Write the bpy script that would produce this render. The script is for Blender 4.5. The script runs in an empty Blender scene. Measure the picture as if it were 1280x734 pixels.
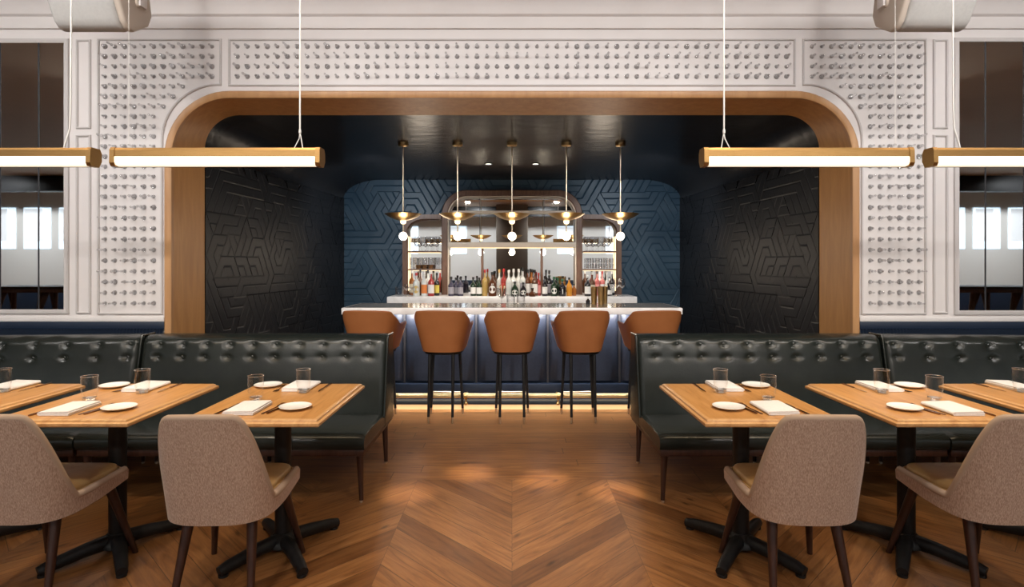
import bpy, bmesh, math, random
from mathutils import Vector, Matrix
random.seed(7)
sc = bpy.context.scene
COL = sc.collection
PI = math.pi
F, CH = 719.0, 1.418          # focal length in pixels of a 1280 frame, eye height

# ------------------------------------------------------------------ helpers
def px(x, D): return (x - 640) * D / F
def pz(y, D): return CH + (330 - y) * D / F

def add_tmp(bm, t):
    me = bpy.data.meshes.new('tmp'); t.to_mesh(me); t.free(); bm.from_mesh(me); bpy.data.meshes.remove(me)

def add_box(bm, lo, hi, bev=0.0, seg=2, rot=None, piv=None):
    t = bmesh.new(); bmesh.ops.create_cube(t, size=1)
    s = [hi[i] - lo[i] for i in range(3)]; c = Vector([(hi[i] + lo[i]) / 2 for i in range(3)])
    for v in t.verts: v.co = Vector((v.co.x * s[0], v.co.y * s[1], v.co.z * s[2]))
    if bev > 0:
        bmesh.ops.bevel(t, geom=list(t.edges), offset=min(bev, min(s) * .49), segments=seg, profile=.5, affect='EDGES')
    for v in t.verts: v.co += c
    if rot is not None:
        p = Vector(piv) if piv else c
        for v in t.verts: v.co = p + rot @ (v.co - p)
    add_tmp(bm, t)
    return bm

def add_tube(bm, pts, rad, n=12, caps=True, closed=False):
    pts = [Vector(p) for p in pts]
    if not isinstance(rad, (list, tuple)): rad = [rad] * len(pts)
    N = len(pts); rings = []; ref = None
    for i, p in enumerate(pts):
        if closed: d = pts[(i + 1) % N] - pts[i - 1]
        else: d = pts[min(i + 1, N - 1)] - pts[max(i - 1, 0)]
        d.normalize()
        if ref is None:
            ref = Vector((1, 0, 0)) if abs(d.x) < .9 else Vector((0, 1, 0))
        u = ref - d * ref.dot(d); u.normalize(); ref = u; w = d.cross(u)
        rings.append([bm.verts.new(p + (u * math.cos(2 * PI * k / n) + w * math.sin(2 * PI * k / n)) * rad[i]) for k in range(n)])
    m = N if closed else N - 1
    for i in range(m):
        a, b = rings[i], rings[(i + 1) % N]
        for k in range(n): bm.faces.new((a[k], a[(k + 1) % n], b[(k + 1) % n], b[k]))
    if caps and not closed:
        bm.faces.new(rings[0][::-1]); bm.faces.new(rings[-1])
    return bm

def add_lathe(bm, prof, n=24, c=(0, 0, 0), M=None):
    rings = []
    for r, z in prof:
        if r < 1e-6: pts = [Vector((0, 0, z))]
        else: pts = [Vector((r * math.cos(2 * PI * k / n), r * math.sin(2 * PI * k / n), z)) for k in range(n)]
        if M is not None: pts = [M @ p for p in pts]
        rings.append([bm.verts.new(p + Vector(c)) for p in pts])
    for a, b in zip(rings, rings[1:]):
        for k in range(n):
            k2 = (k + 1) % n
            if len(a) == 1 and len(b) == 1: break
            if len(a) == 1: bm.faces.new((a[0], b[k2], b[k]))
            elif len(b) == 1: bm.faces.new((a[k], a[k2], b[0]))
            else: bm.faces.new((a[k], a[k2], b[k2], b[k]))
    return bm

def add_prism(bm, poly, f0, f1, bev=0, seg=2):
    """poly: 2D points; f0, f1 map a 2D point to a 3D point at either end"""
    t = bmesh.new()
    a = [t.verts.new(f0(p)) for p in poly]; b = [t.verts.new(f1(p)) for p in poly]
    t.faces.new(a); t.faces.new(b[::-1]); n = len(poly)
    for i in range(n): t.faces.new((a[i], b[i], b[(i + 1) % n], a[(i + 1) % n]))
    bmesh.ops.recalc_face_normals(t, faces=t.faces)
    if bev: bmesh.ops.bevel(t, geom=list(t.edges), offset=bev, segments=seg, profile=.5, affect='EDGES')
    add_tmp(bm, t)
    return bm

def add_bead(bm, path, prof, closed=True, y=0.0):
    """sweep a profile [(offset across, height towards the viewer)] along an XZ path on the wall plane y"""
    P = [Vector((p[0], p[1])) for p in path]; N = len(P); rings = []
    for i in range(N):
        if closed: a, b = P[i] - P[i - 1], P[(i + 1) % N] - P[i]
        else:
            a = P[i] - P[max(i - 1, 0)] if i else P[1] - P[0]
            b = P[min(i + 1, N - 1)] - P[i] if i < N - 1 else P[-1] - P[-2]
        a.normalize(); b.normalize()
        na, nb = Vector((-a.y, a.x)), Vector((-b.y, b.x)); m = na + nb
        if m.length < 1e-6: m = na.copy()
        m.normalize(); k = 1 / max(.35, m.dot(na))
        rings.append([bm.verts.new((P[i].x + m.x * o * k, y - h, P[i].y + m.y * o * k)) for o, h in prof])
    for i in range(N if closed else N - 1):
        a, b = rings[i], rings[(i + 1) % N]
        for j in range(len(prof) - 1): bm.faces.new((a[j], a[j + 1], b[j + 1], b[j]))
    return bm

def obj(name, bm, mat, parent=None, ang=35, smooth=True, norm=True):
    if norm: bmesh.ops.recalc_face_normals(bm, faces=bm.faces)
    me = bpy.data.meshes.new(name); bm.to_mesh(me); bm.free()
    for m in (mat if isinstance(mat, (list, tuple)) else [mat]): me.materials.append(m)
    if smooth:
        me.polygons.foreach_set('use_smooth', [True] * len(me.polygons))
        me.set_sharp_from_angle(angle=math.radians(ang))
    o = bpy.data.objects.new(name, me); COL.objects.link(o)
    if parent is not None: o.parent = parent
    return o

def tag(o, label, cat, group=None, kind='thing'):
    o['label'] = label; o['category'] = cat; o['kind'] = kind
    if group: o['group'] = group
    return o

def thing(name, label, cat, loc=(0, 0, 0), rz=0, group=None):
    o = bpy.data.objects.new(name, None); o.empty_display_size = .1; COL.objects.link(o)
    o.location = loc; o.rotation_euler = (0, 0, rz)
    return tag(o, label, cat, group)

def struct(name, bm, mat, label=None, **k):
    o = obj(name, bm, mat, **k); o['kind'] = 'structure'
    if label: o['label'] = label
    return o

def dup(root, loc, rz=0, label=None, group=None, scale=None):
    r = root.copy(); COL.objects.link(r); r.location = loc; r.rotation_euler = (0, 0, rz)
    if label: r['label'] = label
    if group: r['group'] = group
    if scale: r.scale = scale
    for ch in list(root.children):
        c = ch.copy(); COL.objects.link(c); c.parent = r
        for g in list(ch.children):
            d = g.copy(); COL.objects.link(d); d.parent = c
    return r

def lerp(a, b, t): return a + (b - a) * t
def sstep(t): t = max(0., min(1., t)); return t * t * (3 - 2 * t)
def sgn(x): return -1 if x < 0 else 1

# ------------------------------------------------------------------ materials
def mat(name, col=(.8, .8, .8), rough=.5, metal=0, spec=.5, trans=0, ior=1.45, emit=None, es=0, coat=0, sheen=0):
    m = bpy.data.materials.new(name); m.use_nodes = True
    b = m.node_tree.nodes['Principled BSDF']
    b.inputs['Base Color'].default_value = (*col, 1); b.inputs['Roughness'].default_value = rough
    b.inputs['Metallic'].default_value = metal; b.inputs['Specular IOR Level'].default_value = spec
    b.inputs['Transmission Weight'].default_value = trans; b.inputs['IOR'].default_value = ior
    b.inputs['Coat Weight'].default_value = coat; b.inputs['Sheen Weight'].default_value = sheen
    if emit: b.inputs['Emission Color'].default_value = (*emit, 1); b.inputs['Emission Strength'].default_value = es
    return m

def nd(m, t, **k):
    n = m.node_tree.nodes.new(t)
    for a, v in k.items():
        if a in n.inputs: n.inputs[a].default_value = v
        else: setattr(n, a, v)
    return n
def lk(m, a, b): m.node_tree.links.new(a, b)
def bsdf(m): return m.node_tree.nodes['Principled BSDF']
def ramp(m, stops):
    n = nd(m, 'ShaderNodeValToRGB'); e = n.color_ramp.elements
    e[0].position, e[0].color = stops[0][0], (*stops[0][1], 1)
    e[1].position, e[1].color = stops[-1][0], (*stops[-1][1], 1)
    for p, c in stops[1:-1]:
        x = e.new(p); x.color = (*c, 1)
    return n

def noise_mat(name, c1, c2, scale=(10, 10, 10), nscale=3, rough=.5, bump=0, detail=6, dist=.0, lo=.3, hi=.7, metal=0, spec=.5, bscale=None, coat=0, sheen=0, bdist=.005):
    m = mat(name, c1, rough, metal, spec, coat=coat, sheen=sheen)
    tc = nd(m, 'ShaderNodeTexCoord'); mp = nd(m, 'ShaderNodeMapping', Scale=scale); lk(m, tc.outputs['Object'], mp.inputs[0])
    n = nd(m, 'ShaderNodeTexNoise', Scale=nscale, Detail=detail, Distortion=dist); lk(m, mp.outputs[0], n.inputs['Vector'])
    r = ramp(m, [(lo, c1), (hi, c2)]); lk(m, n.outputs[0], r.inputs[0]); lk(m, r.outputs[0], bsdf(m).inputs['Base Color'])
    if bump:
        src = n
        if bscale:
            src = nd(m, 'ShaderNodeTexNoise', Scale=bscale, Detail=3); lk(m, mp.outputs[0], src.inputs['Vector'])
        b = nd(m, 'ShaderNodeBump', Strength=bump, Distance=bdist); lk(m, src.outputs[0], b.inputs['Height']); lk(m, b.outputs[0], bsdf(m).inputs['Normal'])
    return m

M = {}
M['white'] = noise_mat('white_paint', (.715, .685, .68), (.765, .735, .73), (1, 1, 1), 3, .5)
M['white2'] = noise_mat('white_panel_paint', (.60, .565, .54), (.70, .66, .635), (1, 1, 1), 7, .45, bump=.05, bscale=40)
M['bead'] = mat('white_bead_paint', (.58, .555, .55), .5)
M['oak'] = noise_mat('oak_lining', (.47, .235, .080), (.58, .31, .115), (6, 6, .8), 3, .42, detail=8, dist=.6, bump=.03)
M['oakedge'] = noise_mat('oak_edge', (.42, .22, .095), (.52, .29, .13), (6, 6, .8), 3, .4, detail=8, dist=.6)
M['navy'] = mat('navy_paint', (.012, .022, .045), .4)
M['navyleather'] = noise_mat('navy_leather', (.020, .027, .045), (.027, .036, .058), (6, 6, 6), 8, .38, bump=.1, bscale=120)
M['blackwall'] = noise_mat('black_quilted_covering', (.011, .012, .015), (.017, .018, .021), (1, 1, 1), 2.5, .42, spec=.35)
M['bluewall'] = noise_mat('blue_quilted_covering', (.022, .050, .080), (.034, .068, .102), (1, 1, 1), 3, .4, spec=.4)
M['alcoveceil'] = noise_mat('black_lacquer_ceiling', (.012, .012, .014), (.022, .020, .020), (1, 3, 1), 3, .27, bump=.25, bscale=4, spec=.4, bdist=.02)
M['ceil'] = noise_mat('taupe_ceiling', (.55, .44, .34), (.60, .48, .37), (1, 1, 1), 1, .7)
M['leather'] = noise_mat('green_black_leather', (.013, .017, .0155), (.019, .0235, .021), (3, 3, 3), 3, .26, spec=.5, bump=.12, bscale=45, bdist=.004)
M['walnut'] = noise_mat('walnut', (.10, .045, .025), (.17, .085, .05), (8, 8, 1.2), 4, .4, detail=8, dist=.8)
M['darkwood'] = noise_mat('dark_stained_wood', (.030, .012, .008), (.060, .025, .016), (14, 14, 2), 4, .35, detail=6)
M['black'] = noise_mat('black_metal', (.006, .006, .007), (.012, .012, .012), (1, 1, 1), 30, .45, spec=.4)
M['tan'] = noise_mat('caramel_leather', (.28, .098, .030), (.32, .115, .037), (2, 2, 2), 4, .48, bump=.08, bscale=60)
M['tanin'] = mat('caramel_leather_edge', (.62, .34, .16), .5)
M['tweed'] = noise_mat('taupe_tweed', (.35, .22, .155), (.60, .44, .34), (52, 52, 12), 6, .85, detail=7, lo=.34, hi=.66, bump=.3, sheen=.3, bdist=.003)
M['mustard'] = noise_mat('mustard_leather', (.42, .25, .095), (.48, .30, .12), (4, 4, 4), 6, .5, bump=.1, bscale=50)
M['piping'] = mat('piping_fabric', (.46, .34, .255), .8)
M['linen'] = noise_mat('white_linen', (.74, .73, .73), (.82, .81, .81), (9, 9, 9), 20, .85, bump=.1)
M['china'] = mat('white_china', (.84, .83, .81), .18, spec=.6)
M['cutlery'] = mat('dark_bronze_metal', (.28, .17, .10), .25, 1)
M['blade'] = mat('gold_blade_metal', (.80, .60, .34), .25, 1)
M['glass'] = mat('clear_glass', (1, 1, 1), .0, trans=1, ior=1.45)
M['pegglass'] = mat('peg_glass', (.66, .66, .67), .03, trans=1, ior=1.5)
M['brass'] = noise_mat('brushed_brass', (.60, .40, .17), (.70, .48, .22), (1, 1, 1), 20, .3, metal=1)
M['brassb'] = noise_mat('satin_bronze', (.40, .235, .085), (.47, .28, .11), (2, 30, 30), 10, .42, metal=1)
M['rodm'] = mat('pale_brass_rod', (.72, .62, .48), .3, 1)
M['diffuser'] = mat('lit_diffuser', (1, .9, .72), .5, emit=(1, .87, .66), es=1.04)
M['globe'] = mat('lit_globe', (1, .95, .9), .4, emit=(1, .88, .72), es=2.6)
M['bulb'] = mat('lit_bulb', (1, .9, .7), .4, emit=(1, .74, .42), es=2.0)
M['led'] = mat('lit_strip', (1, .9, .7), .4, emit=(1, .74, .44), es=1.5)
M['ledcool'] = mat('lit_strip_cool', (.9, .9, 1), .4, emit=(1, .88, .84), es=2)
M['down'] = mat('lit_downlight', (1, 1, 1), .4, emit=(1, .93, .85), es=3)
M['speaker'] = noise_mat('speaker_grille', (.46, .455, .445), (.50, .495, .48), (1, 1, 1), 60, .6)
M['speakerend'] = mat('speaker_case', (.55, .48, .41), .5)
M['cord'] = mat('white_cord', (.80, .78, .74), .5)
M['mirror'] = mat('mirror_glass', (.86, .88, .88), .015, 1)
M['counter'] = noise_mat('pale_marble', (.76, .73, .71), (.88, .86, .85), (1, 1, 1), 5, .22, detail=9, dist=1.2, lo=.38, hi=.6)
M['countertop'] = noise_mat('grey_polished_stone', (.16, .145, .13), (.24, .22, .20), (1, 1, 1), 6, .12, detail=9, dist=1.0)
M['cream'] = mat('cream_lacquer', (.62, .53, .43), .35)
M['kick'] = mat('brass_kick_plate_emissive_wash', (.80, .58, .32), .4, emit=(1, .66, .32), es=.55)  # emission stands in for the LED wash on the plate
M['railbrass'] = mat('polished_rail_brass', (.72, .56, .30), .28, .55)
M['seam'] = mat('dark_joint', (.03, .03, .035), .5)
M['pane'] = mat('daylit_pane', (.9, .95, 1), .5, emit=(.66, .84, 1), es=1.0)
M['shade'] = mat('roller_shade', (.85, .86, .86), .7, emit=(.85, .92, 1), es=.35)
M['rearwhite'] = mat('rear_white_paint', (.78, .76, .72), .6)
M['taupe'] = mat('taupe_paint', (.23, .185, .145), .6)

def clear_mat(name, tint, k, rough=.02, gcol=(1, 1, 1)):
    """thin clear glass: passes light straight on, mirrors a little, more at grazing angles"""
    m = bpy.data.materials.new(name); m.use_nodes = True; N = m.node_tree.nodes
    N.remove(N['Principled BSDF']); out = N['Material Output']
    tr = nd(m, 'ShaderNodeBsdfTransparent'); tr.inputs[0].default_value = (*tint, 1)
    gl = nd(m, 'ShaderNodeBsdfGlossy'); gl.inputs['Roughness'].default_value = rough; gl.inputs[0].default_value = (*gcol, 1)
    lw = nd(m, 'ShaderNodeLayerWeight', Blend=k); mx = nd(m, 'ShaderNodeMixShader')
    lk(m, lw.outputs['Facing'], mx.inputs[0]); lk(m, tr.outputs[0], mx.inputs[1]); lk(m, gl.outputs[0], mx.inputs[2]); lk(m, mx.outputs[0], out.inputs[0])
    return m
M['glass'] = clear_mat('clear_glass', (.995, .995, .995), .06)
M['glassbase'] = clear_mat('thick_glass_base', (.9, .9, .9), .7, .25, (1, 1, 1))
M['pegglass'] = clear_mat('peg_glass', (.87, .87, .875), .33, .12, (.9, .9, .91))

# table oak with a grain that runs along y
def grainwood(name, a, b, c, rough=.35, axis=1, sc_=1.0):
    m = mat(name, a, rough)
    tc = nd(m, 'ShaderNodeTexCoord'); s = [14 * sc_, 14 * sc_, 14 * sc_]; s[axis] = 1.6 * sc_
    mp = nd(m, 'ShaderNodeMapping', Scale=s); lk(m, tc.outputs['Object'], mp.inputs[0])
    n = nd(m, 'ShaderNodeTexNoise', Scale=2.2, Detail=9, Distortion=.7, Roughness=.6); lk(m, mp.outputs[0], n.inputs['Vector'])
    r = ramp(m, [(.28, a), (.5, b), (.72, c)]); lk(m, n.outputs[0], r.inputs[0]); lk(m, r.outputs[0], bsdf(m).inputs['Base Color'])
    return m
M['tabletop'] = grainwood('table_oak', (.42, .19, .055), (.55, .275, .09), (.62, .33, .12), .33)
M['tableedge'] = grainwood('table_oak_edge', (.46, .23, .085), (.58, .32, .13), (.66, .40, .18), .35)

def floor_mat():
    m = mat('oak_floor', (.4, .2, .08), .33)
    u1 = nd(m, 'ShaderNodeUVMap', uv_map='grain'); u2 = nd(m, 'ShaderNodeUVMap', uv_map='tone'); u3 = nd(m, 'ShaderNodeUVMap', uv_map='edge')
    mp = nd(m, 'ShaderNodeMapping', Scale=(1.5, 15, 1)); lk(m, u1.outputs[0], mp.inputs[0])
    n = nd(m, 'ShaderNodeTexNoise', Scale=2.0, Detail=10, Distortion=.9, Roughness=.62); lk(m, mp.outputs[0], n.inputs['Vector'])
    r = ramp(m, [(.25, (.125, .048, .015)), (.45, (.27, .115, .037)), (.6, (.35, .16, .055)), (.8, (.45, .22, .08))])
    lk(m, n.outputs[0], r.inputs[0])
    s = nd(m, 'ShaderNodeSeparateXYZ'); lk(m, u2.outputs[0], s.inputs[0])
    tr = ramp(m, [(0, (.55, .49, .45)), (.2, (.80, .78, .76)), (.6, (.92, .91, .90)), (1, (1.06, 1.06, 1.06))]); lk(m, s.outputs[0], tr.inputs[0])
    mx = nd(m, 'ShaderNodeMix', data_type='RGBA', blend_type='MULTIPLY'); mx.inputs[0].default_value = 1
    lk(m, r.outputs[0], mx.inputs[6]); lk(m, tr.outputs[0], mx.inputs[7])
    # knots
    mpk = nd(m, 'ShaderNodeMapping', Scale=(3.2, 7, 1)); lk(m, u1.outputs[0], mpk.inputs[0])
    vo = nd(m, 'ShaderNodeTexVoronoi', Scale=1.0); lk(m, mpk.outputs[0], vo.inputs['Vector'])
    kr = ramp(m, [(.03, (.16, .12, .10)), (.13, (1, 1, 1))]); lk(m, vo.outputs['Distance'], kr.inputs[0])
    mk = nd(m, 'ShaderNodeMix', data_type='RGBA', blend_type='MULTIPLY'); mk.inputs[0].default_value = .75
    lk(m, mx.outputs[2], mk.inputs[6]); lk(m, kr.outputs[0], mk.inputs[7])
    # joints
    e = nd(m, 'ShaderNodeSeparateXYZ'); lk(m, u3.outputs[0], e.inputs[0])
    def edge(out, w):
        a = nd(m, 'ShaderNodeMath', operation='SUBTRACT'); lk(m, out, a.inputs[0]); a.inputs[1].default_value = .5
        b = nd(m, 'ShaderNodeMath', operation='ABSOLUTE'); lk(m, a.outputs[0], b.inputs[0])
        c = nd(m, 'ShaderNodeMath', operation='GREATER_THAN'); lk(m, b.outputs[0], c.inputs[0]); c.inputs[1].default_value = .5 - w
        return c
    c1, c2 = edge(e.outputs[0], .0013), edge(e.outputs[1], .012)
    mm = nd(m, 'ShaderNodeMath', operation='MAXIMUM'); lk(m, c1.outputs[0], mm.inputs[0]); lk(m, c2.outputs[0], mm.inputs[1])
    dk = nd(m, 'ShaderNodeMix', data_type='RGBA'); lk(m, mm.outputs[0], dk.inputs[0]); lk(m, mk.outputs[2], dk.inputs[6]); dk.inputs[7].default_value = (.085, .04, .016, 1)
    lk(m, dk.outputs[2], bsdf(m).inputs['Base Color'])
    rr = nd(m, 'ShaderNodeMapRange'); lk(m, n.outputs[0], rr.inputs[0]); rr.inputs[3].default_value = .26; rr.inputs[4].default_value = .42
    lk(m, rr.outputs[0], bsdf(m).inputs['Roughness'])
    b = nd(m, 'ShaderNodeBump', Strength=.08, Distance=.004); lk(m, n.outputs[0], b.inputs['Height']); lk(m, b.outputs[0], bsdf(m).inputs['Normal'])
    return m
M['floor'] = floor_mat()

# ------------------------------------------------------------------ setting: dimensions
WY, LY, BY = 4.35, 4.79, 8.0          # white wall, end of the oak lining, end wall of the bar alcove
CZ, RX, RY = 3.48, 15.0, -6.0         # main ceiling, side walls, wall behind the camera

# floor of real boards
def build_floor():
    bm = bmesh.new()
    g, t, e = bm.loops.layers.uv.new('grain'), bm.loops.layers.uv.new('tone'), bm.loops.layers.uv.new('edge')
    rnd = random.Random(3)
    def board(c, L, W, tone=None):
        """c: four corners (start low, end low, end high, start high)"""
        f = bm.faces.new([bm.verts.new((p[0], p[1], 0)) for p in c])
        ou, ov = rnd.uniform(0, 90), rnd.uniform(0, 90); tn = rnd.random() if tone is None else tone
        for lp, (a, b) in zip(f.loops, ((0, 0), (1, 0), (1, 1), (0, 1))):
            lp[g].uv = (ou + a * L, ov + b * W); lp[t].uv = (tn, 0); lp[e].uv = (a, b)
    cw, p = .62, .185
    for k in range(-9, 9):
        s = 1 if k % 2 == 0 else -1
        x0, x1 = k * cw, (k + 1) * cw
        y = -6.6 + (0 if s > 0 else cw)
        if k < 0 and False: pass
        while y < 5:
            yy = y
            tone = None
            if k in (0, -1):
                tone = rnd.uniform(.3, 1)
                if abs((yy if s > 0 else yy) - 2.5) < .1 and k == 0: tone = 0.02
                if k == -1 and abs(yy - cw - 2.45) < .1: tone = .05
                if k == -1 and abs(yy - cw - 3.15) < .1: tone = .08
            board(((x0, yy), (x1, yy + s * cw), (x1, yy + s * cw + p), (x0, yy + p)), cw * 1.41, p * .707, tone)
            y += p
    bmesh.ops.bisect_plane(bm, geom=bm.verts[:] + bm.edges[:] + bm.faces[:], plane_co=(0, 3.78, 0), plane_no=(0, 1, 0), clear_outer=True)
    y = 3.78
    while y < BY + .1:
        x = -6.2 - rnd.random()
        while x < 6.2:
            L = rnd.uniform(1.3, 2.6)
            board(((x, y), (x + L, y), (x + L, y + .13), (x, y + .13)), L, .13, rnd.uniform(.25, 1)); x += L
        y += .13
    for sx in (-1, 1):
        board(((sx * 5.58, RY), (sx * RX, RY), (sx * RX, 4.4), (sx * 5.58, 4.4)), 9, 10, .6)
    struct('floor', bm, M['floor'], 'oiled oak floor of chevron and straight boards', smooth=False)
build_floor()

def arch_pts(hw, top, rx, rz, z0=0.0, n=14):
    """outline from bottom left, over the top, to bottom right"""
    P = [(-hw, z0)]
    for i in range(n + 1):
        a = PI / 2 * i / n; P.append((-hw + rx * (1 - math.cos(a)), top - rz + rz * math.sin(a)))
    for i in range(n + 1):
        a = PI / 2 * i / n; P.append((hw - rx + rx * math.sin(a), top - rz + rz * math.cos(a)))
    P.append((hw, z0))
    return P

HW0, TOP0, R0 = 2.565, pz(119, WY), .44
HW1, TOP1, R1 = 384 * LY / F, pz(144, LY), .29
HW2, TOP2 = 210 * BY / F, pz(225, BY)

# white wall with the arched opening
def build_wall():
    bm = bmesh.new()
    A = arch_pts(HW0 + .02, TOP0 + .01, R0, R0)
    hw = HW0 + .02
    def quad(*p): bm.faces.new([bm.verts.new((x, WY, z)) for x, z in p])
    quad((-6.2, 0), (-hw, 0), (-hw, CZ), (-6.2, CZ)); quad((hw, 0), (6.2, 0), (6.2, CZ), (hw, CZ))
    for p, q in zip(A[1:], A[2:-1]):
        if q[0] - p[0] > 1e-6: quad(p, q, (q[0], CZ), (p[0], CZ))
    bmesh.ops.remove_doubles(bm, verts=bm.verts[:], dist=1e-5)
    struct('wall_back', bm, M['white'], 'white panelled wall pierced by the wide arched opening to the bar', norm=False)
build_wall()
# walls of the wall's far ends, behind the mirrors' run
for nm, sx in (('wall_left', -1), ('wall_right', 1)):
    bm = bmesh.new()
    add_box(bm, (sx * RX - .05, RY, 0), (sx * RX + .05, WY + .1, CZ)); struct(nm, bm, M['rearwhite'])
    bm = bmesh.new()
    add_box(bm, (min(sx * 6.2, sx * RX), WY, 0), (max(sx * 6.2, sx * RX), WY + .1, CZ)); struct('wall_back_' + ('left' if sx < 0 else 'right'), bm, M['white'])
bm = bmesh.new(); add_box(bm, (-RX, RY, CZ), (RX, WY + .1, CZ + .1)); struct('ceiling', bm, M['ceil'])
# rear wall: white above, navy wainscot below
bm = bmesh.new(); add_box(bm, (-RX, RY - .1, 0), (RX, RY, CZ)); struct('wall_front', bm, M['rearwhite'])
bm = bmesh.new(); add_box(bm, (-RX, RY, 0), (RX, RY + .04, .8), .01); struct('trim_1', bm, M['navy'])
bm = bmesh.new(); add_box(bm, (-.55, RY + .9, 0), (.55, RY + 1.9, CZ), .02); struct('column', bm, M['taupe'])
bm = bmesh.new(); add_box(bm, (-RX, RY + 1.0, CZ - .36), (RX, RY + 1.25, CZ), .01); struct('ceiling_beam', bm, M['black'])
wi = 1
for X in (-13.0, -12.1, -11.2, -9.4, -7.6, -5.8, -4.0, -2.15, 2.15, 4.0, 5.8, 7.6, 9.4, 11.2, 12.1, 13.0):
    w = .34 if abs(X) > 10 else .42
    bm = bmesh.new(); add_box(bm, (X - w, RY + .001, 1.8), (X + w, RY + .02, 2.85)); wo = struct('window_%d' % wi, bm, M['pane'])
    bm = bmesh.new(); add_bead(bm, [(X - w, 1.8), (X + w, 1.8), (X + w, 2.85), (X - w, 2.85)], [(-.03, 0), (-.03, .05), (.03, .05), (.03, 0)], y=RY + .003)
    obj('window_frame', bm, M['rearwhite'], wo)
    bm = bmesh.new(); add_box(bm, (X - w + .03, RY + .03, 2.0), (X + w * .45, RY + .04, 2.82)); obj('roller_shade', bm, M['shade'], wo)
    wi += 1

# oak lining: a loft through the thickness of the wall
def loft(name, rings, m, label=None, ang=40):
    bm = bmesh.new(); R = [[bm.verts.new(p) for p in r] for r in rings]
    for a, b in zip(R, R[1:]):
        for i in range(len(a) - 1): bm.faces.new((a[i], a[i + 1], b[i + 1], b[i]))
    return struct(name, bm, m, label, ang=ang)
A0 = arch_pts(HW0, TOP0 - .025, R0, R0); A1 = arch_pts(HW1, TOP1, R1, R1)
loft('trim_2', [[(x, WY - .02, z) for x, z in A0], [(x, LY, z) for x, z in A1]], M['oak'], 'broad oak lining around the inside of the arch')
bm = bmesh.new(); add_bead(bm, A0, [(-.002, -.01), (-.002, .022), (.01, .03), (.042, .03), (.052, .02), (.052, -.01)], closed=False, y=WY)
struct('trim_3', bm, M['oakedge'], 'narrow oak edge strip along the front of the arch')
# raised edge of the alcove behind the lining
# alcove tunnel
NR = 12
def ring_at(f, off=0.0, n=14):
    hw, tp = lerp(HW1, HW2, f), lerp(TOP1, TOP2, f)
    return arch_pts(hw - off, tp - off, lerp(R1, .52, f), lerp(R1, .26, f), n=n)
bmW = []
FR = [i / NR for i in range(NR + 1)]
full = [[(x, lerp(LY, BY, f), z) for x, z in ring_at(f)] for f in FR]
nA = 15
loft('wall_alcove', [[r[i] for i in range(0, len(r))] for r in full], M['alcoveceil'], 'black vaulted wall and ceiling of the bar alcove')

def quilt(name, ulen, vlen, side, strips, h, f3, m, label):
    """bevelled strips inside a lattice of triangles; f3 maps (u, v, height) to a point"""
    bm = bmesh.new(); rnd = random.Random(5)
    hgt = side * math.sqrt(3) / 2; rows = int(vlen / hgt) + 2; cols = int(ulen / side) + 3
    def cl(p): return (max(0, min(ulen, p[0])), max(0, min(vlen, p[1])))
    for j in range(rows):
        for i in range(-1, cols):
            o = (j % 2) * side / 2
            a, b = (i * side + o, j * hgt), ((i + 1) * side + o, j * hgt)
            c, d = (i * side + side / 2 + o, (j + 1) * hgt), (i * side + side * 1.5 + o, (j + 1) * hgt)
            for tri, up in (((a, b, c), 0), ((b, d, c), 1)):
                if max(p[0] for p in tri) < 0 or min(p[0] for p in tri) > ulen or min(p[1] for p in tri) > vlen: continue
                k = rnd.choice((0, 0, 1, 2)) if up else rnd.choice((2, 2, 0, 1))
                apex, e0, e1 = tri[k], tri[(k + 1) % 3], tri[(k + 2) % 3]
                for s in range(strips):
                    t0, t1 = s / strips, (s + 1) / strips
                    def q(t, e): return (apex[0] + (e[0] - apex[0]) * t, apex[1] + (e[1] - apex[1]) * t)
                    g = .13 / strips
                    A = [bm.verts.new(f3(*cl(q(tt, e0)), hh)) for tt, hh in ((t0, 0), (t0 + g, h * .8), (t1 - g, h), (t1, 0))]
                    B = [bm.verts.new(f3(*cl(q(tt, e1)), hh)) for tt, hh in ((t0, 0), (t0 + g, h * .8), (t1 - g, h), (t1, 0))]
                    if s == 0:
                        bm.verts.remove(B[0]); bm.faces.new((A[0], A[1], B[1]))
                    else: bm.faces.new((A[0], A[1], B[1], B[0]))
                    bm.faces.new((A[1], A[2], B[2], B[1])); bm.faces.new((A[2], A[3], B[3], B[2]))
    return struct(name, bm, m, label, smooth=False)

def side_map(sx):
    def f3(u, v, h):
        f = u / (BY - LY)
        r = ring_at(f, .004 + h)
        if sx > 0: r = r[::-1]
        # arc length along the side then the corner
        seg = 0
        for i in range(16):
            L = math.dist(r[i], r[i + 1])
            if v <= seg + L or i == 15:
                t = min(1, (v - seg) / L); p = (lerp(r[i][0], r[i + 1][0], t), lerp(r[i][1], r[i + 1][1], t)); break
            seg += L
        return (p[0], LY + u, p[1])
    return f3
quilt('wall_alcove_left', BY - LY, 2.325, .215, 2, .0035, side_map(-1), M['blackwall'], 'black quilted side wall of the alcove, left')
quilt('wall_alcove_right', BY - LY, 2.325, .215, 2, .0035, side_map(1), M['blackwall'], 'black quilted side wall of the alcove, right')
quilt('wall_alcove_end', 2 * HW2, TOP2 + .1, .31, 3, .008, lambda u, v, h: (u - HW2, BY - .004 - h, v), M['bluewall'], 'blue quilted end wall behind the bar')
bm = bmesh.new(); add_box(bm, (-3.2, BY + .002, 0), (3.2, BY + .1, 3.2)); struct('wall_alcove_back', bm, M['navy'])

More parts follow.
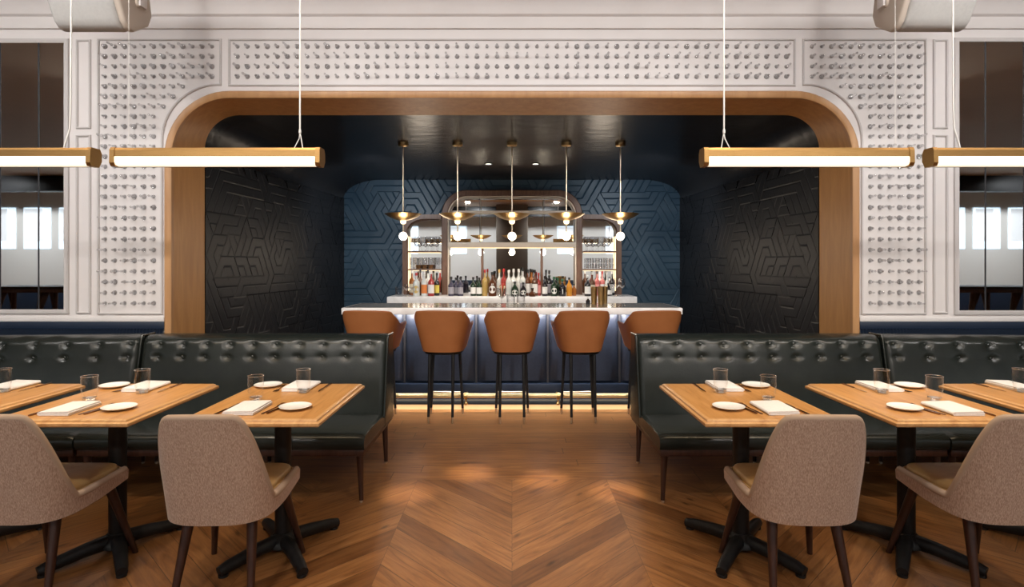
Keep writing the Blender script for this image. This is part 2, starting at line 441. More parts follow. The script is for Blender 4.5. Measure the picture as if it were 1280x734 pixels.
# wall mouldings
def wx(x): return px(x, WY)
def wz(y): return pz(y, WY)
bp = [(-.008, 0), (-.006, .012), (0, .015), (.006, .012), (.008, 0)]
def rectp(x0, x1, y0, y1): return [(wx(x0), wz(y1)), (wx(x1), wz(y1)), (wx(x1), wz(y0)), (wx(x0), wz(y0))]
ti = 4
def trim(bm, m, label=None):
    global ti
    o = struct('trim_%d' % ti, bm, m, label); ti += 1; return o
def mir(P, s): return [(-x * s if s > 0 else x, z) for x, z in P] if s > 0 else P
trim(add_bead(bmesh.new(), rectp(287, 993, 50, 107), bp, y=WY), M['bead'], 'moulding around the peg panel over the arch')
def side_panel(s):
    P = [(wx(123.5), wz(392)), (wx(203), wz(392)), (wx(203), wz(176))]
    for i in range(1, 13):
        a = PI / 2 * i / 13; P.append((wx(203) + .435 * (1 - math.cos(a)), wz(176) + .425 * math.sin(a)))
    P += [(wx(276), wz(106)), (wx(276), wz(50)), (wx(123.5), wz(50))]
    return mir(P, s)
for s in (-1, 1):
    sd = 'left' if s < 0 else 'right'
    trim(add_bead(bmesh.new(), side_panel(s), bp, y=WY), M['bead'], 'moulding around the %s peg panel' % sd)
    trim(add_bead(bmesh.new(), mir(rectp(97, 113, 51, 160), s), bp, y=WY), M['bead'])
    trim(add_bead(bmesh.new(), mir(rectp(97, 113, 170, 391), s), bp, y=WY), M['bead'])
    # ledge of the white panelling
    bm = bmesh.new(); a, b = sorted((s * 2.62, s * 6.2)); add_box(bm, (a, WY - .02, wz(402)), (b, WY + .001, wz(396)), .006); trim(bm, M['white'])
    # navy wainscot with a fluted band
    bm = bmesh.new(); add_box(bm, (a, WY - .018, wz(411.5)), (b, WY + .001, wz(402)), .003); trim(bm, M['navy'], 'navy rail under the white panelling')
    bm = bmesh.new(); n = int((b - a) / .0125); V0 = []
    for i in range(n + 1):
        x = a + i * .0125; y = WY - (.006 if i % 2 else .024)
        V0.append((bm.verts.new((x, y, 0.1)), bm.verts.new((x, y, wz(411.5)))))
    for p, q in zip(V0, V0[1:]): bm.faces.new((p[0], q[0], q[1], p[1]))
    trim(bm, M['navy'], 'fluted navy wainscot behind the bench')
    bm = bmesh.new(); add_box(bm, (a, WY - .03, 0), (b, WY + .001, .1), .005)
    o = struct('baseboard_' + sd, bm, M['navy'])
# cornice
bm = bmesh.new()
cor = [(0, wz(37)), (.025, wz(37)), (.03, wz(35)), (.03, wz(23)), (.05, wz(21)), (.055, wz(19)), (.06, wz(14)), (.10, wz(2)), (.17, wz(-10)), (.17, CZ), (0, CZ)]
add_prism(bm, cor, lambda p: Vector((-6.2, WY - p[0], p[1])), lambda p: Vector((6.2, WY - p[0], p[1]))); trim(bm, M['white'], 'white cornice along the top of the wall')

# mirrors beside the panels
for s in (-1, 1):
    sd = 'left' if s < 0 else 'right'
    t = thing('wall_mirror', 'tall seamed mirror set in the white wall at the %s edge' % sd, 'mirror', (s * 4.3, WY, 0))
    x1 = 3.372; x0 = 5.6; z0, z1 = wz(388), wz(53)
    bm = bmesh.new(); add_box(bm, (s * 4.3 - s * 4.3 + min(s * x0, s * x1) - s * 4.3, -.012, z0), (max(s * x0, s * x1) - s * 4.3, -.004, z1)); obj('mirror_glass', bm, M['mirror'], t)
    bm = bmesh.new(); X = lambda v: s * v - s * 4.3
    add_bead(bm, [(X(x1 - .012), z0 - .012), (X(x0), z0 - .012), (X(x0), z1 + .012), (X(x1 - .012), z1 + .012)], [(-.022, .0), (-.020, .014), (0, .02), (.012, .016), (.014, 0)], y=0)
    obj('frame', bm, M['bead'], t)
    for xx in (50, 2, -46, -94, -142):
        bm = bmesh.new(); x = s * abs(wx(xx)) - s * 4.3; add_box(bm, (x - .005, -.014, z0), (x + .005, -.012, z1)); obj('joint', bm, M['seam'], t)

# ------------------------------------------------------------------ glass pegs
ORD = 'zero first second third fourth fifth sixth seventh eighth ninth tenth eleventh twelfth thirteenth fourteenth fifteenth sixteenth seventeenth eighteenth nineteenth twentieth'.split()
def ordw(n):
    if n <= 20: return ORD[n]
    tens = {2: 'twenty', 3: 'thirty', 4: 'forty', 5: 'fifty'}[n // 10]
    if n % 10 == 0: return tens[:-1] + 'ieth'
    return tens + '-' + ORD[n % 10]
pegmesh = []
toy = Matrix(((1, 0, 0), (0, 0, -1), (0, 1, 0)))       # local z -> -y (out of the wall)
toy = Matrix.Rotation(PI / 2, 3, 'X')
def peg_profile(L, r):
    p = [(0, .0006), (.017, .0006), (.020, .002), (.017, .007), (.009, .012), (.0065, .018)]
    if L > .05: p += [(.0065, L * .5 - .008), (.012, L * .5), (.0065, L * .5 + .008)]
    p += [(.0065, L - .02), (r * .8, L - r * .9), (r, L), (r * .75, L + r * .7), (0, L + r)]
    return p
for L, r in ((.026, .011), (.042, .010), (.058, .011), (.078, .010), (.034, .013)):
    bm = bmesh.new(); add_lathe(bm, peg_profile(L, r), 9, M=toy)
    o = obj('wall_peg', bm, M['pegglass']); pegmesh.append((o.data, L)); bpy.data.objects.remove(o)
pegs = []
rows = [58.3 + 12.5 * i for i in range(16)] + [259.3 + 13.3 * i for i in range(10)]
rnd = random.Random(11)
for s in (-1, 1):
    rr = random.Random(21)
    for j, y in enumerate(rows):
        n = 12 if j < 4 else {4: 9, 5: 8, 6: 7}.get(j, 6)
        for i in range(n):
            x = 131.5 + 12.15 * i; k = rr.choices(range(5), (3, 3, 3, 2, 3))[0]
            pegs.append((s * abs(wx(x)), wz(y), k, 'clear glass wall peg, %s side panel, %s row down, %s from outer edge' % ('left' if s < 0 else 'right', ordw(j + 1), ordw(i + 1)),
                         'glass pegs on the %s side panel' % ('left' if s < 0 else 'right')))
for j in range(4):
    rr = random.Random(40 + j); ks = [rr.choices(range(5), (3, 3, 3, 2, 3))[0] for _ in range(28)]
    for i in range(56):
        x = 297 + 12.473 * i
        pegs.append((wx(x), wz(rows[j]), ks[min(i, 55 - i)], 'clear glass wall peg, panel over the arch, %s row down, %s from left' % (ordw(j + 1), ordw(i + 1)), 'glass pegs on the panel over the arch'))
def shows(p): return (pegmesh[p[2]][1] + .01) * math.hypot(p[0], p[1] - CH) / WY
pegs.sort(key=lambda p: -shows(p))
for X, Z, k, lab, grp in pegs[:300]:
    o = bpy.data.objects.new('wall_peg', pegmesh[k][0]); COL.objects.link(o); o.location = (X, WY, Z); q = rnd.uniform(.72, 1.08); o.scale = (q, 1, q)
    tag(o, lab, 'wall peg', grp)
bm = bmesh.new()
for X, Z, k, lab, grp in pegs[300:]:
    t = bmesh.new(); t.from_mesh(pegmesh[k][0])
    q = rnd.uniform(.72, 1.08)
    for v in t.verts: v.co = Vector((X + v.co.x * q, WY + v.co.y, Z + v.co.z * q))
    add_tmp(bm, t)
tag(obj('wall_pegs', bm, M['pegglass']), 'the remaining small clear glass pegs studding the white panels', 'wall pegs', kind='stuff')

# ------------------------------------------------------------------ bar counter
def build_bar():
    t = thing('bar_counter', 'navy upholstered bar with a pale marble top and brass foot rail', 'bar', (0, 5.6, 0))
    Y0 = 5.6
    def B(lo, hi, bev=0, seg=2): return add_box(bmesh.new(), (lo[0], lo[1] - Y0, lo[2]), (hi[0], hi[1] - Y0, hi[2]), bev, seg)
    obj('body', B((-1.46, 5.74, .1), (1.46, 5.95, .95)), M['navy'], t)
    obj('countertop', B((-1.55, 5.22, .958), (1.55, 5.86, 1.018), .006), M['counter'], t)
    obj('top_inlay', B((-1.53, 5.25, 1.0175), (1.53, 5.85, 1.0195)), M['countertop'], t)['label'] = 'dark polished stone inlay'
    obj('plinth', B((-1.48, 5.58, .052), (1.48, 5.92, .105), .004), M['navy'], t)
    obj('kick_plate', B((-1.47, 5.60, 0), (1.47, 5.9, .052)), M['kick'], t)['label'] = 'brass kick plate with painted-in LED glow'
    obj('lower_rail', B((-1.46, 5.66, .105), (1.46, 5.92, .235), .006), M['navy'], t)
    xs = [-1.46, -1.068, -.356, .356, 1.068, 1.46]
    for a, b in zip(xs, xs[1:]):
        # padded panel, softly domed with three tucks
        bm = bmesh.new(); n = 22; cols = []
        for i in range(n + 1):
            u = i / n; x = lerp(a + .006, b - .006, u)
            d = .030 * (1 - abs(2 * u - 1) ** 6)
            cols.append([bm.verts.new((x, 5.735 - d * (1 if 0 < j < 5 else .2) - Y0, z)) for j, z in enumerate((.235, .26, .5, .75, .93, .957))])
        for p, q in zip(cols, cols[1:]):
            for j in range(5): bm.faces.new((p[j], q[j], q[j + 1], p[j + 1]))
        obj('front_panel', bm, M['navyleather'], t)
    for x in xs[1:-1]:
        obj('groove', B((x - .010, 5.712, .235), (x + .010, 5.74, .957)), M['seam'], t)
    obj('light_strip', B((-1.44, 5.55, .950), (1.44, 5.58, .957)), M['ledcool'], t)
    rl = obj('foot_rail', add_tube(bmesh.new(), [(-1.46, 5.50 - Y0, .158), (1.46, 5.50 - Y0, .158)], .024, 16), M['railbrass'], t)
    for x in (-1.3, -.44, .44, 1.3):
        bm = bmesh.new(); add_tube(bm, [(x - .015, -.10, .158), (x + .015, -.10, .158)], .033, 16)
        add_tube(bm, [(x, -.10, .158), (x, -.02, .150), (x, .06, .15)], .011, 10)
        add_tube(bm, [(x, -.10, .13), (x, -.10, .09)], .009, 10); add_lathe(bm, [(0, -.02), (.014, -.014), (.02, 0), (.014, .014), (0, .02)], 12, (x, -.10, .085))
        obj('rail_bracket', bm, M['brass'], rl)
build_bar()

# bar stools -------------------------------------------------------
def shell_bm(P, nt=64, nv=12, thick=.03):
    """bucket shell: rear rounded wall with two wings; P holds the shape functions"""
    bm = bmesh.new(); grid = []
    for i in range(nt + 1):
        t = -1 + 2 * i / nt; a_ = abs(t); col = []
        for j in range(nv + 1):
            zb, zt = P['zbot'](a_), P['ztop'](a_); z = lerp(zb, zt, j / nv); w = (z - P['z0']) / (P['z1'] - P['z0'])
            a, b, f = lerp(P['a'][0], P['a'][1], w), lerp(P['b'][0], P['b'][1], w), lerp(P['f'][0], P['f'][1], w)
            if a_ <= P['T']:
                ph = a_ / P['T'] * PI / 2; X, Y = a * math.sin(ph) ** P['p'], -b * max(0, math.cos(ph)) ** P['p']
            else: X, Y = a * (1 - P.get('toe', 0) * (a_ - P['T']) / (1 - P['T'])), f * (a_ - P['T']) / (1 - P['T'])
            col.append(Vector((X * sgn(t), Y, z)))
        grid.append(col)
    # inner wall: pull towards the axis
    inner = []
    for col in grid:
        ic = []
        for p in col:
            d = Vector((-p.x, -(p.y - .12), 0)); d.normalize(); ic.append(p + d * thick)
        inner.append(ic)
    G = [[bm.verts.new(p) for p in c] for c in grid]; I = [[bm.verts.new(p) for p in c] for c in inner]
    for i in range(nt):
        for j in range(nv):
            bm.faces.new((G[i][j], G[i + 1][j], G[i + 1][j + 1], G[i][j + 1])); bm.faces.new((I[i][j], I[i][j + 1], I[i + 1][j + 1], I[i + 1][j]))
        bm.faces.new((G[i][nv], G[i + 1][nv], I[i + 1][nv], I[i][nv])); bm.faces.new((G[i][0], I[i][0], I[i + 1][0], G[i + 1][0]))
    for i in (0, nt):
        for j in range(nv): bm.faces.new((G[i][j], G[i][j + 1], I[i][j + 1], I[i][j]))
    rim = [(g[nv] + n_[nv]) / 2 for g, n_ in zip(grid, inner)]
    return bm, rim, grid, inner

def plan_pts(a, b, f, p, T=.7, cr=.07, n=40):
    """closed plan: superellipse rear, straight sides, rounded front corners"""
    L = []
    for i in range(n + 1):
        ph = -PI / 2 + PI * i / n; L.append((a * sgn(math.sin(ph)) * abs(math.sin(ph)) ** p, -b * abs(math.cos(ph)) ** p))
    for i in range(7):
        q = PI / 2 * i / 6; L.append((a - cr + cr * math.cos(q), f - cr + cr * math.sin(q)))
    for i in range(7):
        q = PI / 2 + PI / 2 * i / 6; L.append((-a + cr + cr * math.cos(q), f - cr + cr * math.sin(q)))
    return L

def pad_bm(L, z0, z1, zf=None, r=.018, dome=.01):
    """cushion from a closed plan, rounded at the top edge; zf(x, y) lowers/raises the bottom"""
    bm = bmesh.new(); rings = []
    c = Vector((sum(p[0] for p in L) / len(L), sum(p[1] for p in L) / len(L)))
    for ins, z in ((.012, z0), (0, z0 + .008), (0, z1 - r), (r * .3, z1 - r * .3), (r, z1)):
        ring = []
        for x, y in L:
            d = Vector((x, y)) - c; k = 1 - ins / max(d.length, .01); zz = z
            if zf and z < (z0 + z1) / 2: zz = z + zf(x, y)
            ring.append(bm.verts.new((c.x + d.x * k, c.y + d.y * k, zz)))
        rings.append(ring)
    n = len(L)
    for a, b in zip(rings, rings[1:]):
        for i in range(n): bm.faces.new((a[i], a[(i + 1) % n], b[(i + 1) % n], b[i]))
    prev = rings[-1]
    for kk in (.7, .35):
        ring = []
        for v in rings[-1]:
            d = Vector((v.co.x - c.x, v.co.y - c.y)) * kk; ring.append(bm.verts.new((c.x + d.x, c.y + d.y, z1 + dome * (1 - kk * kk))))
        for i in range(n): bm.faces.new((prev[i], prev[(i + 1) % n], ring[(i + 1) % n], ring[i]))
        prev = ring
    bm.faces.new(prev); bm.faces.new(rings[0][::-1])
    return bm

def build_stool(label, loc, rz):
    t = thing('bar_stool', label, 'bar stool', loc, rz, 'caramel leather stools along the bar')
    def ztop(a):
        if a < .34: return 1.0 - .012 * (a / .34) ** 2
        if a < .66: return lerp(.988, .862, ((a - .34) / .32) ** .9 if a < .5 else sstep((a - .34) / .32) * .4 + .6 * ((a - .34) / .32) ** .9)
        return lerp(.862, .868, (a - .66) / .34)
    P = dict(a=(.185, .262), b=(.20, .262), f=(.13, .21), z0=.63, z1=.93, T=.64, p=.66, zbot=lambda a: .632 + .03 * max(0, a - .6), ztop=ztop)
    # keep width constant above the arms
    bm, rim, grid, inner = shell_bm(P, thick=.022)
    for v in bm.verts:
        if v.co.z > .90: v.co.x *= 1 - .55 * (v.co.z - .90)
    o = obj('seat_shell', bm, M['tan'], t)
    rim2 = [Vector((p.x * (1 - .55 * max(0, p.z - .90)), p.y, p.z)) for p in rim]
    obj('edge_piping', add_tube(bmesh.new(), rim2, .0115, 8), M['tan'], t)
    fr = []
    for k in (0, -1): obj('arm_edge', add_tube(bmesh.new(), [(g + n_) / 2 for g, n_ in zip(grid[k], inner[k])], .0115, 8), M['tanin'], t)
    L = plan_pts(.175, .185, .19, .7); obj('seat_cushion', pad_bm(L, .64, .72), M['tan'], t)
    L = plan_pts(.17, .17, .17, .7); bm = bmesh.new(); add_prism(bm, L, lambda p: Vector((p[0], p[1], .604)), lambda p: Vector((p[0], p[1], .64)), .008)
    obj('seat_plate', bm, M['black'], t)
    for sx in (-1, 1):
        for (x1, y1, x0, y0) in ((.105, -.135, .108, -.185), (.125, .125, .150, .145)):
            lg = obj('leg', add_tube(bmesh.new(), [(sx * x1, y1, .61), (sx * x0, y0, .055)], [.0155, .012], 12), M['black'], t)
            obj('foot_cap', add_tube(bmesh.new(), [(sx * x0, y0, .056), (sx * x0 * 1.002, y0 * 1.002, 0)], [.0125, .0115], 12), M['rodm'], lg)
    bm = bmesh.new(); add_tube(bm, [(-.146, .143, .205), (.146, .143, .205)], .009, 10); obj('footrest', bm, M['rodm'], t)
    return t
SL = ['leftmost caramel leather bar stool, half hidden by the left bench', 'second caramel bar stool from the left, fully clear of the bench',
      'middle caramel leather bar stool, straight ahead on the aisle', 'fourth caramel bar stool from the left, fully clear of the bench', 'rightmost caramel leather bar stool, half hidden by the right bench']
st = build_stool(SL[0], (-1.265, 5.30, 0), -.10)
for i, x in enumerate((-.625, 0, .625, 1.265)): dup(st, (x, 5.30, 0), (-.06, 0, .06, .10)[i], SL[i + 1])

# ------------------------------------------------------------------ pendants over the bar
def build_pendant(label, loc):
    t = thing('pendant_lamp', label, 'pendant lamp', loc, 0, 'brass dish pendants over the bar')
    zc = pz(176, 5.78) + .01; ztop = loc[2]
    bm = bmesh.new(); add_lathe(bm, [(0, 0), (.052, 0), (.052, -.028), (.045, -.034), (.012, -.038), (0, -.038)], 24, (0, 0, 0)); obj('ceiling_rose', bm, M['brass'], t)
    zs = 1.872 - ztop
    obj('rod', add_tube(bmesh.new(), [(0, 0, -.03), (0, 0, zs + .02)], .0075, 10), M['rodm'], t)
    bm = bmesh.new(); add_lathe(bm, [(0, 0), (.035, .001), (.09, .016), (.14, .038), (.182, .066), (.185, .068), (.18, .069), (.138, .043), (.09, .022), (.035, .007), (0, .006)], 40, (0, 0, zs - .02)); obj('dish', bm, M['brass'], t)
    bm = bmesh.new(); add_lathe(bm, [(0, -.036), (.02, -.032), (.028, -.018), (.03, 0)], 20, (0, 0, zs - .02)); obj('light_cup', bm, M['bulb'], t)
    obj('lower_rod', add_tube(bmesh.new(), [(0, 0, zs - .05), (0, 0, 1.735 - ztop)], .007, 10), M['rodm'], t)
    bm = bmesh.new(); n = 10; add_lathe(bm, [(0.043 * math.sin(PI * i / n), -.043 * math.cos(PI * i / n)) for i in range(n + 1)], 20, (0, 0, 1.697 - ztop)); obj('globe', bm, M['globe'], t)
    return t
def alc_top(Y): return lerp(TOP1, TOP2, (Y - LY) / (BY - LY))
pzt = alc_top(5.78)
PLb = ['first brass dish pendant from the left, over the bar end', 'second brass dish pendant from the left, before the mirror', 'middle brass dish pendant hanging before the mirror centre',
       'fourth brass dish pendant from the left, before the mirror', 'last brass dish pendant on the right, over the bar end']
pxs = [px(x, 5.78) for x in (504, 572, 640, 708, 775.5)]
pd = build_pendant(PLb[0], (pxs[0], 5.78, pzt))
for i in range(1, 5): dup(pd, (pxs[i], 5.78, pzt), 0, PLb[i])
for s in (-1, 1):
    t = thing('recessed_downlight', 'small round downlight in the black alcove ceiling, %s of centre' % ('left' if s < 0 else 'right'), 'downlight', (s * .28, 6.85, alc_top(6.85)), 0, 'alcove downlights')
    bm = bmesh.new(); add_lathe(bm, [(.05, .004), (.05, -.006), (.04, -.008), (.038, .0)], 24); obj('trim_ring', bm, M['black'], t)
    bm = bmesh.new(); add_lathe(bm, [(.039, -.002), (.03, -.005), (0, -.006)], 24); obj('lens', bm, M['down'], t)

# ------------------------------------------------------------------ back bar
DC = 7.35; ZC = pz(371, DC)
t = thing('back_counter', 'long white marble back counter under the bottles', 'counter', (0, 7.65, 0))
bm = bmesh.new(); add_box(bm, (-1.60, DC - 7.65, ZC - .088), (1.60, .30, ZC), .008); obj('marble_slab', bm, M['counter'], t)
bm = bmesh.new(); add_box(bm, (-1.55, DC - 7.60, .1), (1.55, .30, ZC - .088)); obj('cabinet_body', bm, M['navy'], t)
bm = bmesh.new(); add_box(bm, (-1.5, DC - 7.56, 0), (1.5, .30, .1)); obj('plinth', bm, M['black'], t)
for k in range(6):
    a = -1.53 + k * .51; bm = bmesh.new(); add_box(bm, (a + .006, DC - 7.62, .12), (a + .504, DC - 7.6, ZC - .1), .004); d = obj('cabinet_door', bm, M['navyleather'], t)
    bm = bmesh.new(); add_tube(bm, [(a + .25 - .08, DC - 7.635, .78), (a + .25 + .08, DC - 7.635, .78)], .006, 8); obj('handle', bm, M['brass'], d)

DM = 7.84                                        # front of the frames
def ux(x): return px(x, DM)
def uz(y): return pz(y, DM)
def build_mirror():
    t = thing('arched_bar_mirror', 'walnut framed arched mirror with a shelf behind the bar', 'mirror', (0, DM, ZC))
    hw, top = ux(640 + 88), uz(237.5) - ZC
    A = arch_pts(hw - .04, top - .04, .30, .30)
    bm = bmesh.new(); f = bm.faces.new([bm.verts.new((x, .12, z)) for x, z in A]); bmesh.ops.triangulate(bm, faces=[f]); obj('mirror_glass', bm, M['mirror'], t)
    bm = bmesh.new(); add_bead(bm, A, [(-.045, -.13), (-.045, .0), (-.036, .012), (.030, .012), (.04, 0), (.04, -.14)], closed=False, y=0); obj('frame', bm, M['walnut'], t)
    bm = bmesh.new(); add_bead(bm, arch_pts(hw - .09, top - .09, .26, .26), [(-.008, -.1), (-.008, .004), (.006, .006), (.008, -.1)], closed=False, y=0); obj('inner_bead', bm, M['cream'], t)['label'] = 'pale inner edge of the frame'
    z0, z1 = uz(309.5) - ZC, uz(303) - ZC
    bm = bmesh.new(); add_box(bm, (-hw + .09, -.04, z0), (hw - .09, .115, z1), .004); sh = obj('shelf', bm, M['cream'], t)
    bm = bmesh.new(); add_box(bm, (-hw + .12, .06, z0 - .008), (hw - .12, .09, z0)); obj('light_strip', bm, M['led'], sh)
    for s in (-1, 1):
        bm = bmesh.new(); add_box(bm, (s * .41 - .016, .06, 0), (s * .41 + .016, .118, z0 - .009), .003); obj('stile', bm, M['walnut'], t)
        bm = bmesh.new(); add_box(bm, (s * .445 - .003, .115, z1), (s * .445 + .003, .119, top - .08)); obj('glass_joint', bm, M['seam'], t)
    # cream bar drawn in for a pale band reflected in the upper pane
    bm = bmesh.new(); add_box(bm, (-hw + .09, .098, uz(267) - ZC), (hw - .09, .118, uz(262.5) - ZC), .003); obj('reflected_band', bm, M['cream'], t)
    return t
build_mirror()
ZS1, ZS2 = uz(314), uz(336.5)
def build_side(s):
    sd = 'left' if s < 0 else 'right'
    t = thing('glass_shelf_unit', 'walnut shelf unit of glassware on the %s of the arched mirror' % sd, 'shelving', (s * 1.22, DM, ZC))
    def X(v): return s * v - s * 1.22
    xi, xo, top = ux(640 + 88.6), ux(640 + 137), uz(268) - ZC
    P = [(X(xi), 0), (X(xi), top)]
    for i in range(11):
        a = PI / 2 * i / 10; P.append((X(xo - .30 + .30 * math.sin(a)), top - .22 + .22 * math.cos(a)))
    P.append((X(xo), 0))
    Q = P[1:]
    sgnp = 1 if s > 0 else -1
    prof = [(0, -.14), (0, 0), (-sgnp * .062, 0), (-sgnp * .068, -.01), (-sgnp * .068, -.14)]
    bm = bmesh.new(); add_bead(bm, Q, prof, closed=False, y=0); obj('frame', bm, M['walnut'], t)
    bm = bmesh.new(); f = bm.faces.new([bm.verts.new((x, .13, z)) for x, z in P]); bmesh.ops.triangulate(bm, faces=[f]); obj('mirror_back', bm, M['mirror'], t)
    for z in (ZS1 - ZC, ZS2 - ZC):
        a, b = sorted((X(xi + .002), X(xo - .069)))
        bm = bmesh.new(); add_box(bm, (a, -.05, z - .016), (b, .128, z), .003); sh = obj('shelf', bm, M['walnut'], t)
        bm = bmesh.new(); add_box(bm, (a + .02, .09, z - .026), (b - .02, .115, z - .017)); obj('light_strip', bm, M['led'], sh)
    a = X(xo - .078); bm = bmesh.new(); add_box(bm, (min(a, a + s * .008), .05, .05), (max(a, a + s * .008), .09, top - .3)); obj('side_light', bm, M['led'], t)
    return t
for s in (-1, 1): build_side(s)

# bottles and glassware -------------------------------------------
bm_cache = {}
def bottle(X, Y, Z, h, r, body, label=None, cap=None, text='', shape='round', name='bottle', lab_shape='band', cat='bottle', grp='bottles on the back counter', neck=.36, trans=.0):
    t = thing(name, text, cat, (X, Y, Z), 0, grp)
    nk = h * (1 - neck)
    rn = r * .30
    if shape == 'square': nk = h * .62
    prof = [(0, 0), (r * .92, 0), (r, .006), (r, nk - r * .7), (r * .88, nk - r * .25), (rn * 1.5, nk + r * .35), (rn, nk + r * .7), (rn, h * .93), (rn * 1.15, h * .93), (rn * 1.15, h * .95), (0, h * .95)]
    if shape == 'squat': prof = [(0, 0), (r * .8, 0), (r, h * .12), (r, h * .3), (r * .6, h * .52), (rn, h * .62), (rn, h * .9), (0, h * .9)]
    m = body
    bm = bmesh.new(); add_lathe(bm, prof, 16); obj('bottle_body', bm, m, t)
    if label:
        z0, z1 = nk * .18, nk * .72; rr = r + .0012
        bm = bmesh.new(); n = 10; half = 1.15 if lab_shape == 'band' else .85
        if lab_shape == 'band':
            V = [(bm.verts.new((rr * math.sin(a), -rr * math.cos(a), z0)), bm.verts.new((rr * math.sin(a), -rr * math.cos(a), z1))) for a in [lerp(-half, half, i / n) for i in range(n + 1)]]
            for p, q in zip(V, V[1:]): bm.faces.new((p[0], q[0], q[1], p[1]))
        else:
            zc, hh = (z0 + z1) / 2, (z1 - z0) / 2 * .95; k = 20 if lab_shape == 'disc' else 4
            ring = [bm.verts.new((rr * math.sin(half * math.cos(2 * PI * i / k)), -rr * math.cos(half * math.cos(2 * PI * i / k)), zc + hh * math.sin(2 * PI * i / k))) for i in range(k)]
            c = bm.verts.new((0, -rr - .0005, zc))
            for i in range(k): bm.faces.new((c, ring[i], ring[(i + 1) % k]))
        obj('paper_label', bm, label, t)
    if cap:
        bm = bmesh.new(); add_lathe(bm, [(0, h), (rn * 1.2, h), (rn * 1.3, h - .004), (rn * 1.3, h * .88), (rn * 1.02, h * .88)], 12); obj('cap', bm, cap, t)
    return t
def bm_(n, c, r=.12, **k): M[n] = mat(n, c, r, **k); return M[n]
for n, c in dict(b_dark=(.012, .010, .012), b_green=(.012, .03, .014), b_amber=(.30, .10, .02), b_brown=(.09, .03, .012), b_red=(.32, .03, .025), b_orange=(.62, .26, .03), b_pink=(.62, .16, .15), b_clear=(.62, .63, .60), b_gold=(.46, .30, .09), b_purple=(.055, .05, .08)).items(): bm_(n, c, .1, coat=.3)
for n, c in dict(l_white=(.78, .76, .72), l_cream=(.66, .58, .42), l_orange=(.66, .20, .05), l_red=(.45, .05, .04), l_yellow=(.70, .58, .10), l_grey=(.34, .32, .35), l_gold=(.55, .38, .12), l_pink=(.75, .30, .28)).items(): bm_(n, c, .6)
for n, c in dict(c_black=(.01, .01, .01), c_white=(.75, .73, .70), c_red=(.5, .03, .03), c_gold=(.6, .4, .15), c_green=(.02, .12, .05)).items(): bm_(n, c, .35)
